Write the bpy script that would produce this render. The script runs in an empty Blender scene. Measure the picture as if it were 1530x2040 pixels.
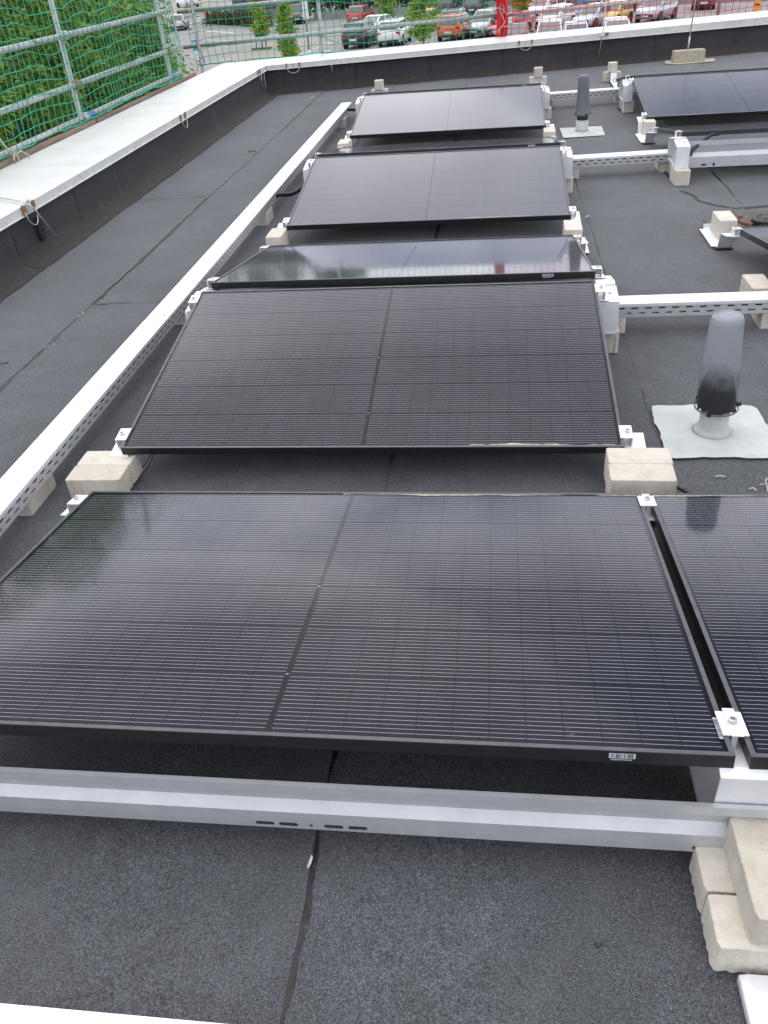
import bpy, bmesh, math, random
import numpy as np
from mathutils import Vector, Matrix, Euler

random.seed(7)
RNG = np.random.default_rng(11)
R = math.radians
S = bpy.context.scene
COL = S.collection

# ------------------------------------------------------------------ camera
cam = bpy.data.objects.new('camera', bpy.data.cameras.new('camera'))
COL.objects.link(cam)
cam.location = (1.3127, -1.0377, 1.5709)
cam.rotation_euler = (0.96556, 0.068369, 0.111374)
cam.data.sensor_fit = 'VERTICAL'
cam.data.sensor_height = 36.0
cam.data.lens = 36.0 * 1643.245 / 2040.0
cam.data.clip_start = 0.05
cam.data.clip_end = 2000
S.camera = cam
S.render.resolution_x, S.render.resolution_y = 768, 1024
S.cycles.max_bounces = 6; S.cycles.diffuse_bounces = 2; S.cycles.glossy_bounces = 3; S.cycles.transmission_bounces = 3; S.cycles.transparent_max_bounces = 8

# ------------------------------------------------------------------ sky and sun
CLOUD_X, CLOUD_Y = 6.925, -16.671
SUN_EL, SUN_AZ = 56.0, 330.0          # azimuth clockwise from +Y
W = bpy.data.worlds.new('World'); S.world = W; W.use_nodes = True
nt = W.node_tree; nt.nodes.clear()
def N(nt, typ, **kw):
    n = nt.nodes.new(typ)
    for k, v in kw.items():
        if k.startswith('i_'):
            n.inputs[k[2:].replace('_', ' ')].default_value = v
        else:
            setattr(n, k, v)
    return n
out = N(nt, 'ShaderNodeOutputWorld'); bg = N(nt, 'ShaderNodeBackground')
sky = N(nt, 'ShaderNodeTexSky', sky_type='NISHITA', sun_disc=False)
sky.sun_elevation = R(SUN_EL); sky.sun_rotation = R(SUN_AZ)
sky.air_density = 1.0; sky.dust_density = 2.0; sky.ozone_density = 1.0
tc = N(nt, 'ShaderNodeTexCoord')
sep = N(nt, 'ShaderNodeSeparateXYZ'); nt.links.new(tc.outputs['Generated'], sep.inputs[0])
def math_node(nt, op, a=None, b=None, clamp=False):
    m = nt.nodes.new('ShaderNodeMath'); m.operation = op; m.use_clamp = clamp
    for i, v in enumerate((a, b)):
        if v is None: continue
        if isinstance(v, (int, float)): m.inputs[i].default_value = v
        else: nt.links.new(v, m.inputs[i])
    return m.outputs[0]
zc = math_node(nt, 'MAXIMUM', sep.outputs['Z'], 0.02)
zc = math_node(nt, 'ADD', zc, 0.18)
cx = math_node(nt, 'DIVIDE', sep.outputs['X'], zc); cy = math_node(nt, 'DIVIDE', sep.outputs['Y'], zc)
cx = math_node(nt, 'ADD', cx, CLOUD_X); cy = math_node(nt, 'ADD', cy, CLOUD_Y)
comb = N(nt, 'ShaderNodeCombineXYZ'); nt.links.new(cx, comb.inputs[0]); nt.links.new(cy, comb.inputs[1])
cn = N(nt, 'ShaderNodeTexNoise', i_Scale=1.25, i_Detail=5.0, i_Roughness=0.52)
nt.links.new(comb.outputs[0], cn.inputs['Vector'])
ramp = N(nt, 'ShaderNodeValToRGB')
ramp.color_ramp.elements[0].position = 0.37; ramp.color_ramp.elements[0].color = (0.03, 0.03, 0.03, 1)
ramp.color_ramp.elements[1].position = 0.55; ramp.color_ramp.elements[1].color = (0.95, 0.95, 0.95, 1)
nt.links.new(cn.outputs['Fac'], ramp.inputs[0])
cn2 = N(nt, 'ShaderNodeTexNoise', i_Scale=2.3, i_Detail=4.0)
nt.links.new(comb.outputs[0], cn2.inputs['Vector'])
ramp2 = N(nt, 'ShaderNodeValToRGB')
ramp2.color_ramp.elements[0].position = 0.3; ramp2.color_ramp.elements[0].color = (8.2, 8.4, 9.2, 1)
ramp2.color_ramp.elements[1].position = 0.7; ramp2.color_ramp.elements[1].color = (17.2, 17.3, 17.9, 1)
nt.links.new(cn2.outputs['Fac'], ramp2.inputs[0])
mx = N(nt, 'ShaderNodeMix', data_type='RGBA')
hzn = math_node(nt, 'SUBTRACT', 1.0, math_node(nt, 'DIVIDE', math_node(nt, 'MAXIMUM', sep.outputs["Z"], 0.0), 0.22), True)
nt.links.new(math_node(nt, 'MAXIMUM', ramp.outputs[0], hzn), mx.inputs[0])
nt.links.new(sky.outputs[0], mx.inputs[6]); nt.links.new(ramp2.outputs[0], mx.inputs[7])
nt.links.new(mx.outputs[2], bg.inputs['Color'])
bg.inputs['Strength'].default_value = 0.10
nt.links.new(bg.outputs[0], out.inputs[0])

sl = bpy.data.lights.new('sun', 'SUN'); sl.energy = 0.7; sl.angle = R(75); sl.color = (1.0, 0.96, 0.90)
so = bpy.data.objects.new('sun', sl); COL.objects.link(so)
d = Vector((math.sin(R(SUN_AZ)) * math.cos(R(SUN_EL)), math.cos(R(SUN_AZ)) * math.cos(R(SUN_EL)), math.sin(R(SUN_EL))))
so.rotation_euler = d.to_track_quat('Z', 'Y').to_euler(); so.location = (0, 0, 30)
vs = S.view_settings
vs.view_transform = 'Standard'; vs.look = 'None'; vs.gamma = 1.0; vs.use_curve_mapping = False
vs.exposure = 0.52

# ------------------------------------------------------------------ helpers
def tag(o, label=None, cat=None, group=None, kind=None):
    if label: o['label'] = label
    if cat: o['category'] = cat
    if group: o['group'] = group
    if kind: o['kind'] = kind
    return o
def empty(name, loc=(0, 0, 0), rot=(0, 0, 0), parent=None):
    o = bpy.data.objects.new(name, None); COL.objects.link(o)
    o.location = loc; o.rotation_euler = rot; o.parent = parent
    o.empty_display_size = 0.05
    return o
def obj(name, me, mat, parent=None, loc=None, rot=None):
    o = bpy.data.objects.new(name, me); COL.objects.link(o)
    if mat is not None and not me.materials: me.materials.append(mat)
    if parent: o.parent = parent
    if loc is not None: o.location = loc
    if rot is not None: o.rotation_euler = rot
    return o
class MB:
    def __init__(s): s.v = []; s.f = []; s.sm = []
    def add(s, vs, fs, smooth=False):
        n = len(s.v); s.v.extend([tuple(p) for p in vs])
        for f in fs: s.f.append([i + n for i in f]); s.sm.append(smooth)
        return s
    def box(s, a, b, M=None):
        (x0, y0, z0), (x1, y1, z1) = a, b
        vs = [(x0,y0,z0),(x1,y0,z0),(x1,y1,z0),(x0,y1,z0),(x0,y0,z1),(x1,y0,z1),(x1,y1,z1),(x0,y1,z1)]
        if M is not None: vs = [tuple(M @ Vector(p)) for p in vs]
        return s.add(vs, [(0,3,2,1),(4,5,6,7),(0,1,5,4),(1,2,6,5),(2,3,7,6),(3,0,4,7)])
    def hexa(s, bot, top):
        return s.add(list(bot) + list(top), [(0,3,2,1),(4,5,6,7),(0,1,5,4),(1,2,6,5),(2,3,7,6),(3,0,4,7)])
    def quad(s, *p): return s.add(p, [tuple(range(len(p)))])
    def tube(s, pts, r, n=6, cap=True, smooth=True):
        pts = [Vector(p) for p in pts]
        rings = []; ref = None
        rr = r if isinstance(r, (list, tuple)) else [r] * len(pts)
        for i, p in enumerate(pts):
            t = (pts[min(i+1, len(pts)-1)] - pts[max(i-1, 0)])
            if t.length < 1e-9: t = Vector((0,0,1))
            t.normalize()
            if ref is None: ref = Vector((0,0,1)) if abs(t.z) < .9 else Vector((1,0,0))
            a = t.cross(ref)
            if a.length < 1e-6: a = t.orthogonal()
            a.normalize(); b = t.cross(a); ref = -b if False else ref
            rings.append([p + rr[i] * (math.cos(2*math.pi*k/n) * a + math.sin(2*math.pi*k/n) * b) for k in range(n)])
        vs = [q for ring in rings for q in ring]; fs = []
        for i in range(len(pts)-1):
            for k in range(n):
                fs.append((i*n+k, i*n+(k+1) % n, (i+1)*n+(k+1) % n, (i+1)*n+k))
        s.add(vs, fs, smooth)
        if cap:
            m = len(vs); s.f.append([len(s.v)-m+k for k in range(n)][::-1]); s.sm.append(False)
            s.f.append([len(s.v)-n+k for k in range(n)]); s.sm.append(False)
        return s
    def lathe(s, prof, n=24, c=(0,0,0), smooth=True, cap=True):
        vs = []
        for (r, z) in prof:
            for k in range(n):
                a = 2*math.pi*k/n; vs.append((c[0]+r*math.cos(a), c[1]+r*math.sin(a), c[2]+z))
        fs = []
        for i in range(len(prof)-1):
            for k in range(n): fs.append((i*n+k, i*n+(k+1) % n, (i+1)*n+(k+1) % n, (i+1)*n+k))
        s.add(vs, fs, smooth)
        if cap:
            b = len(s.v)-len(vs)
            s.f.append([b+k for k in range(n)][::-1]); s.sm.append(False)
            s.f.append([len(s.v)-n+k for k in range(n)]); s.sm.append(False)
        return s
    def extrude_profile(s, prof, x0, x1, closed=True):
        """prof: list of (y,z); extruded along x"""
        n = len(prof)
        vs = [(x0, y, z) for y, z in prof] + [(x1, y, z) for y, z in prof]
        fs = [(k, (k+1) % n, n+(k+1) % n, n+k) for k in range(n if closed else n-1)]
        if closed: fs += [tuple(range(n))[::-1], tuple(range(n, 2*n))]
        return s.add(vs, fs)
    def mesh(s, name):
        me = bpy.data.meshes.new(name); me.from_pydata(s.v, [], s.f); me.update()
        if any(s.sm): me.polygons.foreach_set('use_smooth', s.sm)
        return me
    def build(s, name, mat, parent=None, loc=None, rot=None):
        return obj(name, s.mesh(name), mat, parent, loc, rot)
def bevel(o, w=0.002, seg=2):
    m = o.modifiers.new('bevel', 'BEVEL'); m.width = w; m.segments = seg; m.limit_method = 'ANGLE'
    return o
def solidify(o, t, off=0):
    m = o.modifiers.new('solid', 'SOLIDIFY'); m.thickness = t; m.offset = off
    return o
def bent_sheet(m, pts, t, x0, x1):
    """thin folded sheet along x from an open (y,z) polyline, mitred folds"""
    P = [Vector((a, b)) for a, b in pts]; n = len(P); Lf = []; Rt = []
    for i, p in enumerate(P):
        d0 = (P[i]-P[i-1]).normalized() if i else (P[1]-P[0]).normalized()
        d1 = (P[i+1]-P[i]).normalized() if i < n-1 else d0
        n0, n1 = Vector((-d0.y, d0.x)), Vector((-d1.y, d1.x)); b = (n0+n1)
        b = b.normalized() if b.length > 1e-6 else n0
        k = t/2/max(0.45, b.dot(n0)); Lf.append(p + b*k); Rt.append(p - b*k)
    for i in range(n-1):
        q = [Lf[i], Lf[i+1], Rt[i+1], Rt[i]]
        fs = [(0, 1, 5, 4), (2, 3, 7, 6)]
        if i == 0: fs.append((3, 0, 4, 7))
        if i == n-2: fs.append((1, 2, 6, 5))
        fs += [(3, 2, 1, 0), (4, 5, 6, 7)]
        m.add([(x0, v.x, v.y) for v in q] + [(x1, v.x, v.y) for v in q], fs)
    return m
def sheet_profile(pts, t):
    """thin bent sheet: open polyline (y,z) to closed outline of thickness t"""
    P = [Vector((a, b)) for a, b in pts]; Lf = []; Rt = []
    for i, p in enumerate(P):
        d = (P[min(i+1, len(P)-1)] - P[max(i-1, 0)]).normalized(); n = Vector((-d.y, d.x))
        Lf.append(p + n*t/2); Rt.append(p - n*t/2)
    return [tuple(q) for q in Lf + Rt[::-1]]

# ------------------------------------------------------------------ materials
def mat(name):
    m = bpy.data.materials.new(name); m.use_nodes = True
    nt = m.node_tree; b = nt.nodes['Principled BSDF']
    return m, nt, b
def coords(nt, kind='Object'):
    return N(nt, 'ShaderNodeTexCoord').outputs[kind]
def geo_pos(nt): return N(nt, 'ShaderNodeNewGeometry').outputs['Position']
def noise(nt, vec, scale, detail=3.0, rough=0.5, out='Fac'):
    n = N(nt, 'ShaderNodeTexNoise', i_Scale=scale, i_Detail=detail, i_Roughness=rough)
    nt.links.new(vec, n.inputs['Vector']); return n.outputs[out]
def cramp(nt, fac, stops):
    r = N(nt, 'ShaderNodeValToRGB'); e = r.color_ramp.elements
    while len(e) < len(stops): e.new(0.5)
    for i, (p, c) in enumerate(stops):
        e[i].position = p; e[i].color = tuple(c) + (1,) if len(c) == 3 else c
    nt.links.new(fac, r.inputs[0]); return r.outputs[0]
def mixc(nt, fac, a, b, blend='MIX'):
    m = N(nt, 'ShaderNodeMix', data_type='RGBA', blend_type=blend)
    for i, v in ((0, fac), (6, a), (7, b)):
        if isinstance(v, (int, float)): m.inputs[i].default_value = v
        elif isinstance(v, tuple): m.inputs[i].default_value = v if len(v) == 4 else v + (1,)
        else: nt.links.new(v, m.inputs[i])
    return m.outputs[2]
def bump(nt, b, h, strength=0.5, dist=0.002):
    n = N(nt, 'ShaderNodeBump'); n.inputs['Strength'].default_value = strength; n.inputs['Distance'].default_value = dist
    nt.links.new(h, n.inputs['Height']); nt.links.new(n.outputs[0], b.inputs['Normal'])
def simple(name, col, rough=0.6, metal=0.0, var=0.12, scale=20.0, spec=0.5, bumpd=0.0, pos=True):
    m, nt, b = mat(name)
    v = geo_pos(nt) if pos else coords(nt)
    f = noise(nt, v, scale, 4.0, 0.6)
    lo = tuple(max(0, c*(1-var)) for c in col); hi = tuple(min(1, c*(1+var)) for c in col)
    nt.links.new(cramp(nt, f, [(0.3, lo), (0.7, hi)]), b.inputs['Base Color'])
    b.inputs['Roughness'].default_value = rough; b.inputs['Metallic'].default_value = metal
    b.inputs['Specular IOR Level'].default_value = spec
    if bumpd: bump(nt, b, f, 0.6, bumpd)
    return m

def m_granule(name, base, dirt=False, k=1.0):
    m, nt, b = mat(name)
    v = geo_pos(nt)
    g = math_node(nt, 'ADD', math_node(nt, 'MULTIPLY', noise(nt, v, 300.0, 3.0, 0.8), 0.80), math_node(nt, 'MULTIPLY', noise(nt, v, 120.0, 2.0, 0.7), 0.20))
    c = cramp(nt, g, [(0.36, tuple(x*0.14 for x in base)), (0.5, tuple(x*.95 for x in base)), (0.63, tuple(min(1, x*2.0) for x in base))])
    # white slate flecks
    sp = cramp(nt, noise(nt, v, 210.0, 1.0, 0.5), [(0.735, (0, 0, 0)), (0.76, (1, 1, 1))])
    c = mixc(nt, math_node(nt, 'MULTIPLY', sp, 0.55), c, (0.42, 0.43, 0.45))
    big = noise(nt, v, 1.3, 3.0, 0.6)
    c = mixc(nt, 0.55, c, cramp(nt, big, [(0.3, (0.62, 0.62, 0.63)), (0.7, (1.25, 1.25, 1.26))]), 'MULTIPLY')
    med = noise(nt, v, 9.0, 2.0, 0.6)
    c = mixc(nt, 0.5, c, cramp(nt, med, [(0.3, (0.8, 0.8, 0.8)), (0.7, (1.15, 1.15, 1.15))]), 'MULTIPLY')
    if not dirt:
        # dried puddle rims and grey silt films
        pn = noise(nt, v, 0.85, 5.0, 0.62)
        c = mixc(nt, math_node(nt, 'MULTIPLY', cramp(nt, pn, [(0.53, (0, 0, 0)), (0.56, (1, 1, 1)), (0.60, (.25, .25, .25)), (0.75, (.1, .1, .1))]), 0.10), c, (0.17, 0.175, 0.18))
        lg = cramp(nt, noise(nt, v, 2.6, 6.0, 0.75), [(0.63, (0, 0, 0)), (0.70, (1, 1, 1))])
        c = mixc(nt, math_node(nt, 'MULTIPLY', lg, 0.30), c, (0.040, 0.041, 0.044))
    if dirt:
        sx = N(nt, 'ShaderNodeSeparateXYZ'); nt.links.new(v, sx.inputs[0])
        hz = math_node(nt, 'ADD', sx.outputs['Z'], math_node(nt, 'MULTIPLY', math_node(nt, 'SUBTRACT', noise(nt, v, 4.0, 6.0, 0.65), 0.5), 0.34))
        df = cramp(nt, hz, [(0.03, (1, 1, 1)), (0.17, (0, 0, 0))])
        c = mixc(nt, math_node(nt, 'MULTIPLY', df, 0.75), c, (0.045, 0.036, 0.028))
        ms = cramp(nt, noise(nt, v, 14.0, 5.0, 0.7), [(0.56, (0, 0, 0)), (0.66, (1, 1, 1))])
        c = mixc(nt, math_node(nt, 'MULTIPLY', math_node(nt, 'MULTIPLY', ms, df), 0.5), c, (0.13, 0.095, 0.05))
    nt.links.new(c, b.inputs['Base Color'])
    b.inputs['Roughness'].default_value = 0.85; b.inputs['Specular IOR Level'].default_value = 0.35
    b.inputs['Sheen Weight'].default_value = 0.22 if not dirt else 0.05; b.inputs['Sheen Roughness'].default_value = 0.4
    bump(nt, b, g, 0.9, 0.0035)
    return m
M_ROOF = m_granule('roof granules', (0.087, 0.0905, 0.099))
M_UP = m_granule('upstand granules', (0.040, 0.043, 0.050), dirt=True)

def m_bead():
    m, nt, b = mat('bitumen bead'); v = geo_pos(nt)
    c = cramp(nt, noise(nt, v, 26.0, 5.0, 0.7), [(0.40, (0.009, 0.009, 0.010)), (0.58, (0.026, 0.026, 0.027)), (0.64, (0.10, 0.098, 0.092)), (0.70, (0.38, 0.37, 0.35))])
    nt.links.new(c, b.inputs['Base Color']); b.inputs['Roughness'].default_value = 0.55
    bump(nt, b, noise(nt, v, 60.0, 3.0), 0.5, 0.004)
    return m
M_BEAD = m_bead()
M_BLACKBIT = simple('fresh bitumen', (0.008, 0.008, 0.009), 0.5)

def m_coping():
    m, nt, b = mat('coping white paint'); v = geo_pos(nt)
    f = noise(nt, v, 3.0, 6.0, 0.7)
    c = cramp(nt, f, [(0.3, (0.68, 0.67, 0.65)), (0.7, (0.79, 0.785, 0.77))])
    sp = cramp(nt, noise(nt, v, 22.0, 3.0, 0.55), [(0.70, (0, 0, 0)), (0.75, (1, 1, 1))])
    c = mixc(nt, math_node(nt, 'MULTIPLY', sp, 0.35), c, (0.42, 0.39, 0.33))
    mp = N(nt, 'ShaderNodeMapping'); nt.links.new(v, mp.inputs[0]); mp.inputs['Scale'].default_value = (0.9, 7.0, 1.0)
    stv = cramp(nt, noise(nt, mp.outputs[0], 1.4, 5.0, 0.65), [(0.50, (0, 0, 0)), (0.68, (1, 1, 1))])
    c = mixc(nt, math_node(nt, 'MULTIPLY', stv, 0.30), c, (0.56, 0.545, 0.51))
    nt.links.new(c, b.inputs['Base Color']); b.inputs['Roughness'].default_value = 0.42
    return m
M_COPING = m_coping()
def m_fascia():
    m, nt, b = mat('coping lip with lichen'); v = geo_pos(nt)
    f = noise(nt, v, 6.0, 6.0, 0.7)
    c = cramp(nt, f, [(0.3, (0.55, 0.55, 0.52)), (0.7, (0.70, 0.70, 0.68))])
    sp = cramp(nt, noise(nt, v, 30.0, 4.0, 0.65), [(0.63, (0, 0, 0)), (0.68, (1, 1, 1))])
    c = mixc(nt, math_node(nt, 'MULTIPLY', sp, 0.75), c, (0.10, 0.095, 0.08))
    nt.links.new(c, b.inputs['Base Color']); b.inputs['Roughness'].default_value = 0.5
    return m
M_FASCIA = m_fascia()

def m_block():
    m, nt, b = mat('pale concrete paver'); v = geo_pos(nt)
    oi = N(nt, 'ShaderNodeObjectInfo').outputs['Random']
    f = noise(nt, v, 24.0, 6.0, 0.7)
    c = cramp(nt, f, [(0.25, (0.54, 0.49, 0.41)), (0.5, (0.64, 0.59, 0.515)), (0.75, (0.71, 0.67, 0.60))])
    big = cramp(nt, noise(nt, v, 7.0, 3.0, 0.6), [(0.35, (0.92, 0.91, 0.88)), (0.65, (1.03, 1.03, 1.03))])
    c = mixc(nt, 0.8, c, big, 'MULTIPLY')
    pit = cramp(nt, noise(nt, v, 150.0, 2.0, 0.6), [(0.28, (1, 1, 1)), (0.34, (0, 0, 0))])
    c = mixc(nt, math_node(nt, 'MULTIPLY', pit, 0.5), c, (0.22, 0.19, 0.15))
    tone = cramp(nt, oi, [(0.0, (0.86, 0.85, 0.83)), (1.0, (1.06, 1.06, 1.07))])
    c = mixc(nt, 1.0, c, tone, 'MULTIPLY')
    nt.links.new(c, b.inputs['Base Color']); b.inputs['Roughness'].default_value = 0.9
    bump(nt, b, noise(nt, v, 160.0, 4.0, 0.7), 0.7, 0.0025)
    return m
M_BLOCK = m_block()
M_BLOCKDARK = simple('weathered concrete', (0.40, 0.36, 0.29), 0.9, var=0.25, scale=40, bumpd=0.002)

def m_alu(name, col=(0.80, 0.81, 0.83), rough=0.42, metal=0.75):
    m, nt, b = mat(name); v = geo_pos(nt)
    f = noise(nt, v, 14.0, 6.0, 0.7)
    nt.links.new(cramp(nt, f, [(0.3, tuple(x*0.9 for x in col)), (0.7, tuple(min(1, x*1.06) for x in col))]), b.inputs['Base Color'])
    r = math_node(nt, 'ADD', math_node(nt, 'MULTIPLY', noise(nt, v, 60.0, 3.0), 0.12), rough-0.06)
    nt.links.new(r, b.inputs['Roughness'])
    b.inputs['Metallic'].default_value = metal
    bump(nt, b, f, 0.25, 0.003)
    return m
M_ALU = m_alu('mill aluminium')
M_ALUW = m_alu('bright aluminium sheet', (0.78, 0.785, 0.80), 0.48, 0.35)
M_RAIL = m_alu('galvanised deflector', (0.58, 0.59, 0.61), 0.45, 0.45)
M_TRAY = m_alu('shaded zinc tray side', (0.50, 0.505, 0.51), 0.55, 0.3)  # tray sides darkened in colour to stand for their shade
M_STEEL = m_alu('scaffold tube steel', (0.46, 0.47, 0.48), 0.5, 0.6)
M_BOLT = simple('stainless bolt', (0.55, 0.54, 0.52), 0.3, 0.9)
M_RUST = simple('rusty coupler', (0.30, 0.17, 0.10), 0.8, 0.2, 0.4, 60)
M_FRAME = simple('black anodised frame', (0.016, 0.016, 0.018), 0.38, 0.3, 0.15, 30)
M_FRAMEL = simple('black frame lip with sky gloss', (0.085, 0.087, 0.094), 0.42, 0.3, 0.2, 40)  # frame lip lightened: the sky gloss it catches is put into the colour
M_BACK = simple('black backsheet', (0.006, 0.006, 0.008), 0.6, spec=0.05)
M_WIRE = simple('silver cell wire', (0.58, 0.59, 0.62), 0.45, 0.0, 0.12, 12.0)
M_RUBBER = simple('black rubber', (0.012, 0.012, 0.012), 0.8)
M_BLACKPL = simple('black plastic', (0.018, 0.018, 0.019), 0.45)
M_REDCABLE = simple('red cable', (0.42, 0.03, 0.035), 0.45)
M_BLACKCABLE = simple('black cable', (0.014, 0.014, 0.015), 0.45)
M_LABEL = simple('white sticker', (0.55, 0.57, 0.62), 0.5)
M_INK = simple('print ink', (0.02, 0.02, 0.025), 0.6)
def m_cell():
    m, nt, b = mat('silicon cell'); v = coords(nt)
    oi = N(nt, 'ShaderNodeObjectInfo').outputs['Random']
    c = cramp(nt, oi, [(0.0, (0.0095, 0.0105, 0.0185)), (1.0, (0.0135, 0.0145, 0.025))])
    nt.links.new(c, b.inputs['Base Color']); b.inputs['Roughness'].default_value = 0.5; b.inputs['Specular IOR Level'].default_value = 0.03
    return m
M_CELL = m_cell()
def m_glass():
    m, nt, b = mat('dusty solar glass'); v = geo_pos(nt); o = nt.nodes['Material Output']
    fr = N(nt, 'ShaderNodeFresnel', i_IOR=1.31)
    tr = N(nt, 'ShaderNodeBsdfTransparent'); gl = N(nt, 'ShaderNodeBsdfGlossy')
    gl.inputs['Color'].default_value = (0.93, 0.94, 1.0, 1)
    nt.links.new(math_node(nt, 'ADD', math_node(nt, 'MULTIPLY', noise(nt, v, 3.0, 4.0), 0.05), 0.045), gl.inputs['Roughness'])
    lw = N(nt, 'ShaderNodeLayerWeight'); lw.inputs['Blend'].default_value = 0.5
    # embossed solar glass; a hand-set ramp adds extra sky sheen at grazing angles
    graze_sheen = cramp(nt, lw.outputs['Facing'], [(0.46, (0, 0, 0)), (0.58, (.080, .080, .080)), (0.70, (.095, .095, .095)), (0.86, (.24, .24, .24))])
    m1 = N(nt, 'ShaderNodeMixShader')
    nt.links.new(math_node(nt, 'ADD', math_node(nt, 'MULTIPLY', fr.outputs[0], 0.62), graze_sheen, True), m1.inputs[0]); nt.links.new(tr.outputs[0], m1.inputs[1]); nt.links.new(gl.outputs[0], m1.inputs[2])
    df = N(nt, 'ShaderNodeBsdfDiffuse'); df.inputs['Color'].default_value = (0.52, 0.50, 0.47, 1)
    film = math_node(nt, 'ADD', math_node(nt, 'MULTIPLY', noise(nt, v, 2.2, 4.0, 0.6), 0.016), 0.000)
    sp = math_node(nt, 'MULTIPLY', cramp(nt, noise(nt, v, 95.0, 3.0, 0.6), [(0.69, (0, 0, 0)), (0.76, (1, 1, 1))]), 0.30)
    sp2 = math_node(nt, 'MULTIPLY', cramp(nt, noise(nt, v, 32.0, 2.0, 0.5), [(0.75, (0, 0, 0)), (0.78, (1, 1, 1))]), 0.12)
    fac = math_node(nt, 'ADD', film, math_node(nt, 'MAXIMUM', sp, sp2), True)
    m2 = N(nt, 'ShaderNodeMixShader')
    nt.links.new(fac, m2.inputs[0]); nt.links.new(m1.outputs[0], m2.inputs[1]); nt.links.new(df.outputs[0], m2.inputs[2])
    nt.links.new(m2.outputs[0], o.inputs[0]); nt.nodes.remove(b)
    return m
M_GLASS = m_glass()
M_DUST = simple('caked dust', (0.40, 0.36, 0.30), 0.95, var=0.3, scale=60)
def m_patch():
    m, nt, b = mat('pale liquid sealing'); v = geo_pos(nt)
    c = cramp(nt, noise(nt, v, 9.0, 6.0, 0.65), [(0.25, (0.40, 0.42, 0.41)), (0.7, (0.56, 0.58, 0.565))])
    sp = cramp(nt, noise(nt, v, 40.0, 3.0, 0.6), [(0.70, (0, 0, 0)), (0.74, (1, 1, 1))])
    c = mixc(nt, math_node(nt, 'MULTIPLY', sp, 0.6), c, (0.22, 0.22, 0.21))
    nt.links.new(c, b.inputs['Base Color']); b.inputs['Roughness'].default_value = 0.6
    bump(nt, b, noise(nt, v, 30.0, 4.0), 0.4, 0.003)
    return m
M_PATCH = m_patch()
M_GREYPIPE = simple('grey plastic hood', (0.125, 0.13, 0.14), 0.5, var=0.1, scale=8)
def m_hood():
    m, nt, b = mat('milky plastic hood'); o = nt.nodes['Material Output']; v = geo_pos(nt)
    tr = N(nt, 'ShaderNodeBsdfTransparent'); tr.inputs['Color'].default_value = (0.80, 0.82, 0.86, 1)
    b.inputs['Base Color'].default_value = (0.33, 0.34, 0.37, 1); b.inputs['Roughness'].default_value = 0.28
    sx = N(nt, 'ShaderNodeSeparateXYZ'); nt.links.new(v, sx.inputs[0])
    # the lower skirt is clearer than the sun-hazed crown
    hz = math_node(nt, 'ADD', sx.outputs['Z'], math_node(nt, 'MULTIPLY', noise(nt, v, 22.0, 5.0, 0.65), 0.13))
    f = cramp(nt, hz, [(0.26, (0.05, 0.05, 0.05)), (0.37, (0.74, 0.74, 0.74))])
    mx = N(nt, 'ShaderNodeMixShader'); nt.links.new(f, mx.inputs[0])
    nt.links.new(tr.outputs[0], mx.inputs[1]); nt.links.new(b.outputs[0], mx.inputs[2]); nt.links.new(mx.outputs[0], o.inputs[0])
    return m
M_HOOD = m_hood()
def m_wood():
    m, nt, b = mat('weathered board'); v = geo_pos(nt)
    mp = N(nt, 'ShaderNodeMapping'); nt.links.new(v, mp.inputs[0]); mp.inputs['Scale'].default_value = (40, 2.0, 40)
    c = cramp(nt, noise(nt, mp.outputs[0], 1.5, 5.0, 0.65), [(0.3, (0.17, 0.12, 0.09)), (0.7, (0.36, 0.27, 0.21))])
    nt.links.new(c, b.inputs['Base Color']); b.inputs['Roughness'].default_value = 0.85
    return m
M_WOOD = m_wood()
M_GREEN = simple('green net cord', (0.012, 0.34, 0.185), 0.65, var=0.25, scale=9)
M_RED = simple('red net cord', (0.62, 0.012, 0.025), 0.65, var=0.25, scale=9)
M_ROPE = simple('beige rope', (0.48, 0.43, 0.34), 0.9, var=0.2, scale=80)
M_BLUETAPE = simple('blue tube marking', (0.10, 0.24, 0.50), 0.6)
M_LWIRE = m_alu('lightning wire', (0.62, 0.60, 0.56), 0.45, 0.8)
M_DIRT = simple('damp silt', (0.11, 0.09, 0.07), 0.9, var=0.35, scale=25, bumpd=0.002)

# ------------------------------------------------------------------ roof deck
deck = MB().box((-2.3, -6.0, -0.5), (9.0, 12.4, -0.02)).build('roof_deck', M_ROOF); tag(deck, kind='structure')
M_FACADE = simple('rendered facade', (0.55, 0.53, 0.5), 0.85, var=0.08, scale=2)
bd = MB().box((-2.28, -6.0, -4.70), (9.0, 11.2, -0.5)).build('building_facade', M_FACADE)
tag(bd, kind='structure')

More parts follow.
